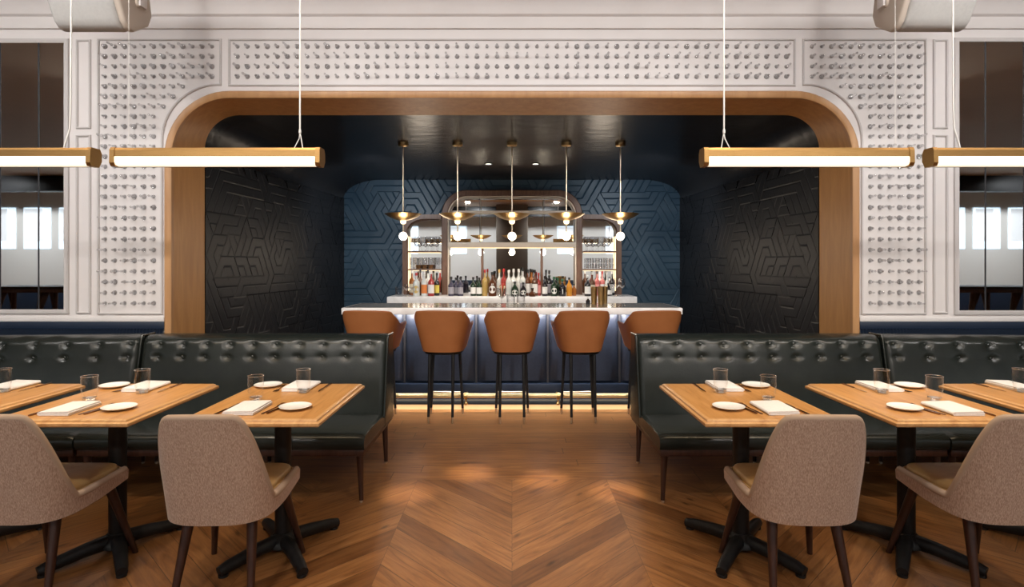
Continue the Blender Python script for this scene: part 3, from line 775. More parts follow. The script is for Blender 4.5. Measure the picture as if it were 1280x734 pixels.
rowsB = [
 # x px, top px, half width px, depth, body, label, cap, shape, label shape, text
 (520.5, 341, 4.6, 7.50, 'b_clear', 'l_gold', 'c_red', 'round', 'disc', 'clear bottle with a gold oval label, left shelf unit'),
 (530.5, 339, 4.3, 7.50, 'b_clear', 'l_orange', 'c_white', 'round', 'band', 'clear bottle with an orange label, left shelf unit'),
 (539, 339, 4.3, 7.50, 'b_red', 'l_white', 'c_white', 'round', 'band', 'red bottle with a white label, left shelf unit'),
 (546, 341, 3.8, 7.62, 'b_dark', 'l_yellow', 'c_black', 'round', 'band', 'dark bottle with a yellow label, left shelf unit'),
 (515, 338, 4.0, 7.70, 'b_amber', 'l_cream', 'c_white', 'round', 'band', 'amber bottle at the outer post, left shelf unit'),
 (525.5, 337, 3.8, 7.70, 'b_brown', None, 'c_black', 'round', 'band', 'brown bottle behind the gold label, left shelf unit'),
 (535, 338, 3.8, 7.70, 'b_clear', 'l_grey', 'c_black', 'round', 'band', 'clear bottle between the orange and red labels, left unit'),
 (564, 346, 4.2, 7.52, 'b_purple', 'l_grey', 'c_black', 'round', 'band', 'first dark bottle beside the left mirror post'),
 (570, 347, 4.2, 7.60, 'b_purple', 'l_grey', 'c_black', 'round', 'band', 'second dark bottle from the left mirror post'),
 (575.5, 346.5, 4.2, 7.52, 'b_purple', 'l_grey', 'c_black', 'round', 'band', 'third dark bottle from the left mirror post'),
 (591.5, 346.5, 3.9, 7.55, 'b_green', 'l_white', 'c_black', 'round', 'band', 'green wine bottle with a white label, left of pair'),
 (599, 347, 4.0, 7.55, 'b_green', 'l_white', 'c_black', 'round', 'band', 'green wine bottle with a white label, right of pair'),
 (606, 337, 3.8, 7.55, 'b_gold', None, 'c_red', 'round', 'band', 'tall straw coloured bottle right of the left stile'),
 (615.5, 340, 5.6, 7.50, 'b_brown', 'l_white', 'c_black', 'square', 'disc', 'wide brown bottle with a round white label'),
 (624, 337, 3.4, 7.66, 'b_clear', None, 'c_gold', 'round', 'band', 'clear bottle with a yellow spout near centre'),
 (629.5, 336, 3.6, 7.62, 'b_red', 'l_red', 'c_red', 'round', 'band', 'red capped bottle near the centre'),
 (636, 338, 4.2, 7.50, 'b_clear', None, 'c_white', 'round', 'band', 'clear plain bottle just left of the centre line'),
 (642, 336.5, 4.0, 7.56, 'b_clear', 'l_white', 'c_white', 'round', 'band', 'first of two white capped clear bottles at centre'),
 (648.5, 336.5, 4.0, 7.62, 'b_clear', 'l_white', 'c_white', 'round', 'band', 'second of two white capped clear bottles at centre'),
 (643.5, 352, 5.0, 7.42, 'b_green', 'l_white', 'c_black', 'square', 'disc', 'low green bottle with round white label, front row centre'),
 (654, 353, 4.4, 7.40, 'b_dark', 'l_white', 'c_black', 'square', 'disc', 'low dark bottle with round white label, front row'),
 (653.5, 335, 3.7, 7.52, 'b_clear', 'l_grey', 'c_black', 'round', 'band', 'clear bottle with black cap right of the white caps'),
 (659.8, 337, 3.6, 7.58, 'b_brown', 'l_white', 'c_black', 'round', 'band', 'first brown bottle with white label left of right stile'),
 (664.5, 336.5, 3.6, 7.66, 'b_amber', 'l_white', 'c_black', 'round', 'band', 'amber bottle with black cap between two brown bottles'),
 (668.5, 337.5, 4.0, 7.55, 'b_brown', 'l_white', 'c_black', 'round', 'band', 'second brown bottle with white label left of right stile'),
 (673.3, 341, 3.2, 7.60, 'b_red', 'l_pink', 'c_red', 'round', 'band', 'slim red bottle with pink label beside the right stile'),
 (665.5, 360, 5.4, 7.40, 'b_brown', None, 'c_black', 'squat', 'band', 'low round brown decanter in the front row'),
 (681, 345, 3.8, 7.50, 'b_dark', 'l_white', 'c_black', 'round', 'band', 'dark bottle with tall white label right of right stile'),
 (686.5, 338, 3.6, 7.60, 'b_dark', 'l_grey', 'c_black', 'round', 'band', 'tall dark bottle, taller than its neighbours, near right stile'),
 (692.5, 346, 4.6, 7.48, 'b_green', 'l_white', 'c_green', 'square', 'disc', 'green bottle with a round white label right of tall one'),
 (697.5, 348, 3.6, 7.62, 'b_green', None, 'c_green', 'round', 'band', 'plain green bottle behind the two labelled green ones'),
 (703, 349, 4.8, 7.48, 'b_dark', 'l_white', 'c_green', 'square', 'diamond', 'dark bottle with a white diamond label'),
 (711.5, 347, 3.9, 7.50, 'b_orange', None, 'c_black', 'round', 'band', 'bright orange bottle beside the right mirror post'),
 (717.5, 355, 3.2, 7.60, 'b_amber', None, 'c_black', 'round', 'band', 'small amber bottle against the right mirror post'),
 (734.5, 344, 4.4, 7.48, 'b_dark', 'l_white', 'c_white', 'round', 'band', 'black bottle with white label, right shelf unit'),
 (740.5, 340, 3.6, 7.58, 'b_brown', 'l_cream', 'c_white', 'round', 'band', 'brown bottle with cream label, right shelf unit'),
 (746.6, 339, 3.2, 7.70, 'b_pink', 'l_pink', 'c_black', 'round', 'band', 'pink bottle with black cap, right shelf unit'),
 (752.9, 339, 3.2, 7.70, 'b_pink', 'l_white', 'c_red', 'round', 'band', 'pink bottle with red cap, right shelf unit'),
 (758.8, 341, 3.0, 7.65, 'b_clear', None, 'c_white', 'round', 'band', 'clear bottle with white cap, right shelf unit'),
 (765.2, 339, 3.4, 7.70, 'b_dark', 'l_white', 'c_white', 'round', 'band', 'dark bottle with white cap near outer post, right unit'),
 (761, 354, 4.6, 7.56, 'b_dark', 'l_white', 'c_black', 'squat', 'band', 'low black bottle behind the wine glasses, right unit')]
for x, yt, hw, D, b, l, c, shp, ls, text in rowsB:
    r = hw * D / F * .92
    bottle(px(x, D), D, ZC, pz(yt, D) - ZC, r, M[b], M[l] if l else None, M[c], text, shp, lab_shape=ls)

def lathe_obj(name, prof, m, n=20):
    bm = bmesh.new(); add_lathe(bm, prof, n); o = obj(name, bm, m); COL.objects.unlink(o); return o
wineP = [(0, 0), (.033, 0), (.033, .003), (.006, .008), (.0038, .02), (.0038, .085), (.008, .095), (.030, .118), (.038, .145), (.036, .175), (.031, .205), (.0298, .205), (.0345, .175), (.0362, .145), (.0285, .121), (.006, .1), (0, .099)]
coupeP = [(0, 0), (.032, 0), (.032, .003), (.005, .008), (.0036, .02), (.0036, .08), (.012, .088), (.04, .105), (.046, .13), (.0445, .13), (.0385, .107), (.012, .0915), (0, .09)]
rocksP = [(0, 0), (.034, 0), (.036, .004), (.039, .085), (.0375, .085), (.0345, .016), (0, .014)]
M['thinglass'] = clear_mat('thin_glass', (.95, .95, .955), .26, .03)
M['smoke'] = mat('copper_glass', (.32, .16, .07), .1, .6)
wine, coupe, rocks = lathe_obj('wine_glass', wineP, M['thinglass'], 16), lathe_obj('coupe_glass', coupeP, M['thinglass'], 16), lathe_obj('tumbler', rocksP, M['thinglass'], 16)
amb = lathe_obj('tumbler', [(0, 0), (.034, 0), (.036, .004), (.038, .150), (.0365, .150), (.0345, .06), (0, .058)], M['thinglass'], 16)
def put(src, X, Y, Z, label, cat, grp, sc_=1, flip=False):
    o = src.copy(); COL.objects.link(o); o.location = (X, Y, Z); o.scale = (sc_,) * 3
    if flip: o.rotation_euler = (PI, 0, 0)
    return tag(o, label, cat, grp)
for s in (-1, 1):
    sd = 'left' if s < 0 else 'right'; g = 'stemware on the upper shelf, %s unit' % sd
    for k, x in enumerate((517, 524.3, 531.6, 538.9, 546.2)):
        X = s * abs(px(x, 7.88)); put(wine, X, 7.905, ZS1 + .001, 'wine glass on the upper shelf, %s unit, rear row, %s from outside' % (sd, ordw(k + 1)), 'wine glass', g, .98)
    for k, x in enumerate((520.5, 527.8, 535.1, 542.4)):
        X = s * abs(px(x, 7.82)); put(coupe, X, 7.83, ZS1 + .001, 'coupe glass on the upper shelf, %s unit, front row, %s from outside' % (sd, ordw(k + 1)), 'coupe glass', g, .74)
    g = 'tumblers on the lower shelf, %s unit' % sd
    if s < 0:
        for k, x in enumerate((516, 523, 530.5, 538.5, 546)):
            X = s * abs(px(x, 7.85)); o = put(amb, X, 7.86, ZS2 + .001, 'tall tumbler on the lower shelf, left unit, %s from outside' % ordw(k + 1), 'tumbler', g, 1.05)
            if k in (1, 2, 3):
                bm = bmesh.new(); add_lathe(bm, [(0, .002), (.0335, .002), (.0352, .056), (0, .057)], 14); obj('copper_base', bm, M['smoke'], o)
    else:
        for lv in (0, 1):
            for k, x in enumerate((516, 523, 530, 537, 544)):
                X = s * abs(px(x, 7.85)); put(rocks, X, 7.86, ZS2 + .001 + lv * .076 + .0 , 'low tumbler on the lower shelf, right unit, %s tier, %s from outside' % (('lower', 'upper')[lv], ordw(k + 1)), 'tumbler', g, .88)
for x, D, Z, lab, src, k in ((499.5, 7.45, ZC, 'lone tumbler at the left end of the back counter', rocks, 1.45), (508, 7.46, ZC, 'first stemmed glass beside the left shelf unit', wine, .78), (513.5, 7.42, ZC, 'second stemmed glass beside the left shelf unit', coupe, .95),
                     (765, 7.43, ZC, 'wine glass nearest the gold shakers, right counter end', wine, 1.12), (771, 7.50, ZC, 'middle wine glass at the right counter end', wine, 1.12), (777.5, 7.43, ZC, 'outermost wine glass at the right counter end', wine, 1.12)):
    put(src, px(x, D), D, Z + .0005, lab, 'glass', 'glasses at the ends of the back counter', k)
CT = 1.0196
for x, lab in ((638.5, 'tumbler at centre of the front bar top, left of two'), (651, 'tumbler at centre of the front bar top, right of two')):
    put(rocks, px(x, 5.72), 5.72, CT, lab, 'tumbler', 'tumblers on the bar top', 1.12)
# gold shakers
def shaker(x, D, h, r, lab):
    t = thing('cocktail_shaker', lab, 'cocktail shaker', (px(x, D), D, CT), 0, 'gold shakers on the bar top')
    bm = bmesh.new(); add_lathe(bm, [(0, 0), (r * .78, 0), (r * .82, .004), (r, h), (r * .95, h), (r * .78, .01), (0, .008)], 24); obj('cup', bm, M['brass'], t)
    bm = bmesh.new(); add_tube(bm, [(r * math.cos(a), r * math.sin(a), h) for a in [2 * PI * i / 24 for i in range(24)]], .002, 6, closed=True); obj('rim', bm, M['blade'], t)
    return t
shaker(742.5, 5.66, .172, .033, 'gold cocktail shaker, left of three on the bar top')
shaker(751, 5.60, .178, .033, 'gold cocktail shaker, middle of three on the bar top')
shaker(756, 5.74, .172, .030, 'gold cocktail shaker, right of three on the bar top')
t = thing('bitters_bottle', 'tiny black bitters bottle left of the gold shakers', 'bottle', (px(735, 5.68), 5.68, CT))
bm = bmesh.new(); add_lathe(bm, [(0, 0), (.022, 0), (.022, .035), (.008, .05), (.008, .06), (0, .06)], 14); obj('bottle_body', bm, M['b_dark'], t)
bm = bmesh.new(); add_lathe(bm, [(.0095, .056), (.0095, .075), (0, .076)], 12); obj('cap', bm, M['c_white'], t)
# garnish glass
t = thing('garnish_glass', 'stemmed glass of dried brown garnish at bar top centre', 'garnish glass', (px(627, 5.70), 5.70, CT))
bm = bmesh.new(); add_lathe(bm, [(0, 0), (.034, 0), (.034, .004), (.006, .01), (.006, .05), (.03, .075), (.045, .12), (.048, .16), (.0465, .16), (.0435, .12), (.028, .078), (0, .06)], 20); obj('glass_bowl', bm, M['thinglass'], t)
rg = random.Random(2)
for k in range(9):
    a, rr_ = rg.uniform(0, 6.28), rg.uniform(.004, .026); tx, ty = rr_ * math.cos(a), rr_ * math.sin(a); L = rg.uniform(.06, .12)
    bm = bmesh.new(); add_tube(bm, [(tx * .4, ty * .4, .078), (tx * 1.1, ty * 1.1, .078 + L)], .005, 7); add_lathe(bm, [(0, -.012), (.009, 0), (0, .012)], 8, (tx * 1.1, ty * 1.1, .078 + L))
    obj('dried_stick', bm, M[('b_brown', 'b_amber', 'l_cream')[k % 3]], t)

# ------------------------------------------------------------------ banquettes
def bench(s, label, x0, x1, ang, pitch, first, n, legs=(1, 1)):
    """x0: end nearest the aisle, x1: far end (distances from the centre line); local x runs outwards"""
    loc = (s * x0, 4.0, 0)
    t = thing('banquette', label, 'banquette', loc, s * -ang, 'green leather banquettes')
    L = x1 - x0
    def sx(v): return s * v
    def yb(z): return lerp(-.085, .03, (z - .36) / .55)          # face of the backrest leans away
    btn = [(first + pitch * i + (pitch * .03 if r else 0), zz) for r, zz in enumerate((.858, .772)) for i in range(n)]
    # backrest: tufted face + top + rear + ends
    NX, zs = int(L / .022), [.36, .40, .46, .52, .58, .63] + [.66 + .0125 * k for k in range(20)]
    bm = bmesh.new(); cols = []
    top = .912
    for i in range(NX + 1):
        u = L * i / NX; col = []
        for z in zs:
            if z > top - .012: continue
            d = .018 * math.sin(min(1, (z - .36) / .3) * PI / 2)
            for bx, bz in btn:
                dx, dz = (u - bx), (z - bz)
                if abs(dx) < .12 and abs(dz) < .1:
                    d -= .021 * math.exp(-(dx * dx + dz * dz) / .00028) + .006 * math.exp(-abs(dx) / .03 - abs(dz) / .012)
                    if dz > 0: d -= .003 * math.exp(-(dx * dx) / .0003) * min(1, dz / .02)
            d -= .032 * max(0, (z - .858) / .05) ** 2
            ed = min(u, L - u)
            if ed < .03: d -= .03 * (1 - ed / .03) ** 2
            col.append((yb(z) - d, z))
        sc0 = .004 * math.cos(2 * PI * (u - first) / pitch)
        col += [(yb(top) + .040, top - .004 - sc0 * .6), (yb(top) + .060, top - sc0), (yb(top) + .085, top + .002), (.20, top), (.215, top - .02), (.235, .5), (.235, .30), (-.06, .30)]
        cols.append([bm.verts.new((sx(u), y, z)) for y, z in col])
    m = len(cols[0])
    for p, q in zip(cols, cols[1:]):
        for j in range(m - 1): bm.faces.new((p[j], q[j], q[j + 1], p[j + 1]))
    for c in (cols[0], cols[-1]): bm.faces.new(c)
    bk = obj('backrest', bm, M['leather'], t, ang=50)
    for bx, bz in btn:
        bm = bmesh.new(); add_lathe(bm, [(0, .010), (.006, .0095), (.011, .006), (.013, 0)], 12, (sx(bx), yb(bz) + .006, bz), M=Matrix.Rotation(PI / 2, 3, 'X')); obj('button', bm, M['leather'], bk)
    # end welt
    bm = bmesh.new(); add_tube(bm, [(sx(-.002), yb(z) - .006, z) for z in (.37, .5, .65, .8, .9)] + [(sx(-.002), .03, .917), (sx(-.002), .2, .915)], .007, 8); obj('welt', bm, M['leather'], t)
    # seat
    prof = [(-.60, .318), (-.612, .34), (-.612, .375), (-.600, .398), (-.57, .408), (-.40, .412), (-.2, .402), (-.07, .392), (-.05, .36), (-.05, .318)]
    bm = bmesh.new(); NS = int(L / .06); cols = []
    for i in range(NS + 1):
        u = L * i / NS; k = 1
        cols.append([bm.verts.new((sx(u), y, z)) for y, z in prof])
    # rounded aisle end
    for c, ins in ((cols[0], .0),):
        for v in c: v.co.z = .318 + (v.co.z - .318) * .86
    extra = [bm.verts.new((sx(.03), y, z)) for y, z in prof]
    seq = [cols[0], extra] + cols[1:]
    for p, q in zip(seq, seq[1:]):
        for j in range(len(prof)): bm.faces.new((p[j], q[j], q[(j + 1) % len(prof)], p[(j + 1) % len(prof)]))
    bm.faces.new(seq[0]); bm.faces.new(seq[-1])
    obj('seat', bm, M['leather'], t, ang=50)
    bm = bmesh.new(); a, b = sorted((sx(.004), sx(L - .004))); add_box(bm, (a, -.60, .278), (b, .22, .318), .006); obj('base_rail', bm, M['darkwood'], t)
    for u in ([.035] if legs[0] else []) + ([L - .05] if legs[1] else []) + ([L / 2] if L > 1.6 else []):
        for y in (-.57, .10):
            bm = bmesh.new(); add_tube(bm, [(sx(u), y, .28), (sx(u - .01 if u < .1 else u), y - .004, .012)], [.022, .0125], 12); lg = obj('leg', bm, M['darkwood'], t)
            bm = bmesh.new(); add_tube(bm, [(sx(u - .01 if u < .1 else u), y - .004, .013), (sx(u - .01 if u < .1 else u), y - .004, 0)], .011, 10); obj('glide', bm, M['rodm'], lg)
    if ang:
        for o in [c for c in t.children] + [g for c in t.children for g in c.children]:
            for v in o.data.vertices:
                u = s * v.co.x
                if u < .3 and v.co.y < 0: v.co.x += s * -v.co.y * math.tan(ang) * (1 - max(0, u) / .3)
    return t
XJ = 2.585
for s, w in ((-1, 'left'), (1, 'right')):
    bench(s, 'tufted dark green leather bench ending at the aisle, %s half' % w, .872, XJ - .004, 0, .1625, .12, 10)
    bench(s, 'tufted dark green leather bench running out at the %s edge of the photo' % w, XJ + .006, 4.6, math.radians(5.5), .205, .07, 9)

# ------------------------------------------------------------------ dining tables
def build_table(label, loc):
    t = thing('dining_table', label, 'dining table', loc, 0, 'oak topped pedestal tables')
    W, L, T = .305, .385, .75
    bm = bmesh.new(); rings = []
    for ins, z in ((.012, T - .034), (.004, T - .032), (0, T - .027), (0, T - .017), (.006, T - .013), (.010, T - .012), (.013, T - .005), (.020, T - .001), (.026, T)):
        rings.append([bm.verts.new((x * (W - ins), y * (L - ins), z)) for x, y in ((-1, -1), (1, -1), (1, 1), (-1, 1))])
    for a, b in zip(rings, rings[1:]):
        for i in range(4): bm.faces.new((a[i], a[(i + 1) % 4], b[(i + 1) % 4], b[i]))
    bm.faces.new(rings[0][::-1])
    tp = obj('table_edge', bm, M['tableedge'], t, ang=25)
    bm = bmesh.new(); bm.faces.new([bm.verts.new((x * (W - .026), y * (L - .026), T)) for x, y in ((-1, -1), (1, -1), (1, 1), (-1, 1))]); obj('table_top', bm, M['tabletop'], t)
    bm = bmesh.new(); add_box(bm, (-.16, -.19, T - .046), (.16, .19, T - .034), .004); obj('mounting_plate', bm, M['black'], t)
    obj('column', add_tube(bmesh.new(), [(0, .0, T - .04), (0, .0, .06)], .039, 20), M['black'], t)
    bm = bmesh.new(); add_lathe(bm, [(0, .095), (.042, .095), (.06, .075), (.075, .05), (.075, .035), (0, .035)], 20, (0, 0, 0)); hub = obj('hub', bm, M['black'], t)
    for ax in (-1, 1):
        for ay in (-1, 1):
            pts = [(0, 0, .06), (ax * .08, ay * .10, .054), (ax * .165, ay * .215, .036), (ax * .19, ay * .25, .026)]
            lg = obj('foot', add_tube(bmesh.new(), pts, [.036, .032, .027, .024], 12), M['black'], t)
            bm = bmesh.new(); add_lathe(bm, [(0, 0), (.022, 0), (.022, .012), (0, .014)], 14, (ax * .178, ay * .235, 0)); obj('glide', bm, M['black'], lg)
    return t
TN = {1: 'aisle-end table', 2: 'second table from the aisle', 3: 'table cut by the photo edge'}
TX, TYc = {1: 1.132, 2: 1.950, 3: 2.700}, 2.845
tab = None
for s, w in ((-1, 'left'), (1, 'right')):
    for k in (1, 2, 3):
        lab = {1: 'square oak table beside the aisle, %s half', 2: 'oak table second from the aisle, %s half', 3: 'oak table cut off by the %s edge of the photo'}[k] % w
        p = (s * TX[k], TYc, 0)
        if tab is None: tab = build_table(lab, p)
        else: dup(tab, p, 0, lab)

# ------------------------------------------------------------------ dining chairs
def build_chair(label, loc, rz):
    t = thing('dining_chair', label, 'dining chair', loc, rz, 'tweed tub chairs')
    def ztop(a):
        if a < .15: return .812 - .004 * (a / .15) ** 2
        if a < .50:
            u = (a - .15) / .35; return lerp(.808, .432, .5 * u ** 1.25 + .5 * sstep(u))
        return .432
    def zbot(a): return .352 + .036 * a ** 1.5
    P = dict(a=(.228, .250), b=(.225, .325), f=(.20, .20), z0=.36, z1=.81, T=.66, p=.60, zbot=zbot, ztop=ztop, toe=.04)
    bm, rim, grid, inner = shell_bm(P, 72, 12, .034)
    obj('back_shell', bm, M['tweed'], t, ang=60)
    obj('edge_piping', add_tube(bmesh.new(), rim, .0172, 8), M['piping'], t, ang=80)
    L = plan_pts(.224, .212, .232, .64, cr=.075)
    obj('seat_base', pad_bm(L, .384, .437, lambda x, y: -.03 * max(0, -y / .21), .012, 0), M['tweed'], t, ang=50)
    L2 = plan_pts(.195, .18, .212, .66, cr=.07)
    obj('seat_cushion', pad_bm(L2, .430, .462, None, .012, .012), M['mustard'], t, ang=50)
    obj('seat_piping', add_tube(bmesh.new(), [(x, y, .440) for x, y in plan_pts(.2, .185, .217, .66, cr=.07)], .005, 6, closed=True), M['mustard'], t)
    for sx in (-1, 1):
        for a, b in (((.150, .150, .40), (.215, .262, 0)), ((.128, -.120, .37), (.160, -.215, 0))):
            obj('leg', add_tube(bmesh.new(), [(sx * a[0], a[1], a[2]), (sx * b[0], b[1], b[2])], [.0235, .0125], 14), M['darkwood'], t)
    return t
CHS = [(1, -1.235, 2.56, .03), (2, -2.065, 2.565, .0)]
ch = None
for s, w in ((-1, 'left'), (1, 'right')):
    for k, x, y, r in CHS:
        lab = ('taupe tweed chair with mustard seat at the aisle-end table, %s half' if k == 1 else 'taupe tweed chair cut by the %s photo edge, mustard seat') % w
        if ch is None: ch = build_chair(lab, (x, y, 0), r)
        else: dup(ch, (-s * x, y, 0), -s * r, lab)

# ------------------------------------------------------------------ tableware
def napkin_src():
    bm = bmesh.new(); w, l = .066, .105
    for k, (dx, z0) in enumerate(((0, 0), (.002, .0062), (-.002, .0124))):
        add_box(bm, (-w + dx, -l + .002 * k, z0), (w + dx - .002, l - .003 * k, z0 + .0066), .003, 2)
    add_tube(bm, [(-w, -l + .004, .0095), (-w, l - .006, .0095)], .0092, 10)
    for v in bm.verts: v.co.z += .003 * math.sin(v.co.x * 22 + 1) * (v.co.z / .019)
    o = obj('napkin', bm, M['linen']); COL.objects.unlink(o); return o
def plate_src():
    bm = bmesh.new(); add_lathe(bm, [(0, 0), (.04, 0), (.043, .002), (.058, .006), (.072, .013), (.0725, .0145), (.071, .015), (.056, .0095), (.045, .006), (0, .0055)], 40)
    o = obj('bread_plate', bm, M['china']); COL.objects.unlink(o); return o
def tumbler_src():
    bm = bmesh.new(); add_lathe(bm, [(0, 0), (.027, 0), (.031, .003), (.033, .012), (.0365, .06), (.0375, .120), (.0365, .1215), (.0358, .120), (.0348, .06), (.031, .022), (.02, .016), (0, .015)], 32)
    o = obj('water_glass', bm, M['glass']); COL.objects.unlink(o)
    bm = bmesh.new(); add_lathe(bm, [(0, .001), (.0265, .001), (.0300, .0045), (.0305, .018), (.022, .0135), (0, .0125)], 9); b = obj('thick_base', bm, M['glassbase'], o, smooth=False); COL.objects.unlink(b)
    bm = bmesh.new(); add_tube(bm, [(.0367 * math.cos(2 * PI * i / 32), .0367 * math.sin(2 * PI * i / 32), .1208) for i in range(32)], .0011, 6, closed=True); b = obj('rim', bm, M['glassbase'], o); COL.objects.unlink(b); return o
def flat(bm, outline, t0, zf):
    a = [bm.verts.new((x, y, zf(y))) for x, y in outline]; b = [bm.verts.new((x, y, zf(y) + t0)) for x, y in outline]
    bm.faces.new(a[::-1]); bm.faces.new(b); n = len(outline)
    for i in range(n): bm.faces.new((a[i], a[(i + 1) % n], b[(i + 1) % n], b[i]))
def knife_src():
    r = thing('table_knife', '', 'knife'); COL.objects.unlink(r)
    bm = bmesh.new(); flat(bm, [(-.006, -.105), (.004, -.106), (.0055, -.09), (.0045, 0), (-.0045, 0), (-.006, -.09)], .006, lambda y: 0); o = obj('handle', bm, M['cutlery'], r); COL.objects.unlink(o)
    bm = bmesh.new(); flat(bm, [(-.004, 0), (.004, 0), (.008, .03), (.0085, .07), (.005, .1), (-.001, .113), (-.004, .1), (-.0045, .05)], .0022, lambda y: .002); o = obj('blade', bm, M['blade'], r); COL.objects.unlink(o)
    return r
def fork_src():
    r = thing('table_fork', '', 'fork'); COL.objects.unlink(r)
    zf = lambda y: .002 + .012 * max(0, (y - .03) / .07) ** 1 * (1 if y < .075 else 1 - (y - .075) * 12)
    bm = bmesh.new(); flat(bm, [(-.006, -.1), (0, -.104), (.006, -.1), (.0045, -.06), (.0025, .0), (.003, .03), (-.003, .03), (-.0025, 0), (-.0045, -.06)], .003, lambda y: .0); o = obj('handle', bm, M['cutlery'], r); COL.objects.unlink(o)
    bm = bmesh.new(); flat(bm, [(-.003, .03), (.003, .03), (.009, .045), (.0115, .055), (-.0115, .055), (-.009, .045)], .0025, lambda y: .001)
    for k in range(4):
        x = -.0095 + k * .0063; flat(bm, [(x - .0014, .055), (x + .0014, .055), (x + .001, .092), (x - .001, .092)], .0022, lambda y: .001 + max(0, y - .06) * .1)
    o = obj('tines', bm, M['cutlery'], r); COL.objects.unlink(o)
    return r
NAP, PLA, GLA, KNI, FOR = napkin_src(), plate_src(), tumbler_src(), knife_src(), fork_src()
TZ = .7502
def place(src, X, Y, rz, lab, cat, grp, fl=1):
    o = dup(src, (X, Y, TZ), rz, lab, grp); tag(o, lab, cat, grp); return o
# offsets for a table left of the aisle, relative to its centre x: (kind, dx, Y, angle)
near = [('n', -.072, 2.635, 0), ('p', .132, 2.655, 0), ('g', -.122, 2.815, 0), ('k', -.172, 2.635, -.05), ('f', .034, 2.655, -.12), ('k2', .062, 2.66, -.16)]
far = [('p', -.195, 3.13, 0), ('n', -.008, 3.105, PI), ('g', .05, 2.985, 0), ('k', .125, 3.10, PI), ('f', -.11, 3.08, PI - .1)]
jit = {1: (0, 0), 2: (.012, -.01), 3: (0, .01)}
for s, w in ((-1, 'left'), (1, 'right')):
    for k in (1, 2, 3):
        for side, items in (('chair', near), ('bench', far)):
            if k == 3 and side == 'chair': continue
            for q, dx, Y, a in items:
                if k == 3 and q == 'p': continue
                jx, jy = jit[k]
                X = s * (TX[k] - (dx + (jx if side == 'chair' else -jx))); Y_ = Y + jy; A = -s * a if a < 2 else PI + s * (a - PI)
                tn = '%s side, %s, %s half' % (side, TN[k], w)
                if q == 'n': place(NAP, X, Y_, A + (PI if False else 0), 'folded white napkin on the ' + tn, 'napkin', 'folded napkins')
                if q == 'p': place(PLA, X, Y_, 0, 'small white bread plate on the ' + tn, 'plate', 'bread plates')
                if q == 'g': place(GLA, X, Y_, 0, 'clear water tumbler on the ' + tn, 'glass', 'water tumblers')
                if q == 'k': place(KNI, X, Y_, A, 'knife beside the napkin, ' + tn, 'knife', 'table knives')
                if q == 'k2': place(KNI, X, Y_, A, 'gold butter knife beside the plate, ' + tn, 'knife', 'table knives')
                if q == 'f': place(FOR, X, Y_, A, 'dark fork between napkin and plate, ' + tn, 'fork', 'table forks')

# ------------------------------------------------------------------ linear pendants
def build_bar_lamp(label, x0, x1, s, cords, Y=2.84):
    """x0 < x1 are distances from the centre line; cords: distances of the cords"""
    z0, z1 = pz(208.3, Y), pz(186, Y); c = (x0 + x1) / 2
    t = thing('linear_pendant', label, 'pendant lamp', (s * c, Y, z1), 0, 'long brass bar pendants')
    a, b = x0 - c, x1 - c; h = z1 - z0
    body = [(-.034, -.044), (-.034, -.012), (-.026, 0), (.03, 0), (.042, -.02), (.042, -.058), (.024, -h), (-.004, -h), (-.02, -.046)]
    def fx(v): return lambda p: Vector((s * v, p[0], p[1]))
    bm = bmesh.new(); add_prism(bm, body, fx(a + .012), fx(b - .012), 0); obj('housing', bm, M['brassb'], t, smooth=False)
    dif = [(-.037, -.0445), (-.037, -.072), (-.028, -h + .004), (-.004, -h - .001), (-.004, -.046)]
    bm = bmesh.new(); add_prism(bm, dif, fx(a + .024), fx(b - .024), 0); obj('diffuser', bm, M['diffuser'], t, smooth=False)
    cap = [(-.040, -.075), (-.038, -.010), (-.028, .002), (.031, .002), (.044, -.02), (.044, -.06), (.025, -h - .002), (-.03, -h - .002)]
    for v0, v1 in ((a, a + .024), (b - .024, b)):
        bm = bmesh.new(); add_prism(bm, cap, fx(v0 if v0 == a else v0), fx(v1), .001, 1); obj('end_cap', bm, M['brassb'], t, smooth=False)
    H = CZ - z1
    for v, kind in cords:
        x = s * (v - c)
        bm = bmesh.new()
        if kind == 'yoke':
            add_tube(bm, [(x, 0, H), (x, 0, .083)], .0042, 8); add_tube(bm, [(x, 0, .085), (x + s * .004, 0, .05), (x + s * .03, 0, 0)], .0026, 6); add_tube(bm, [(x, 0, .085), (x - s * .014, 0, 0)], .0026, 6)
            add_lathe(bm, [(.002, -.012), (.0065, -.008), (.0065, .008), (.002, .012)], 10, (x, 0, .085))
        elif kind == 'slack':
            add_tube(bm, [(x, 0, H), (x + s * .004, 0, .5), (x + s * .006, 0, .2), (x + s * .01, 0, .1), (x + s * .032, 0, .03), (x + s * .04, 0, 0)], .0040, 8)
        else: add_tube(bm, [(x, 0, H), (x, 0, 0)], .0012, 6)
        obj('cord', bm, M['cord'], t)
    bm = bmesh.new(); add_lathe(bm, [(0, H), (.04, H), (.04, H - .02), (0, H - .025)], 20, (s * (cords[0][0] - c), 0, 0)); obj('ceiling_rose', bm, M['white'], t)
for s, w in ((-1, 'left'), (1, 'right')):
    i0, i1 = abs(px(399.5, 2.80)), abs(px(136, 2.80))
    build_bar_lamp('long lit brass bar pendant hung whole over the aisle-end table, %s half' % w, i0, i1, s, ((abs(px(375, 2.84)), 'yoke'), (abs(px(161, 2.84)), 'thin')))
    build_bar_lamp('long lit brass bar pendant cut off by the %s edge of the photo' % w, abs(px(105, 2.80)), abs(px(105, 2.80)) + 1.03, s, ((abs(px(82, 2.84)), 'slack'), (3.0, 'thin')), 2.88)

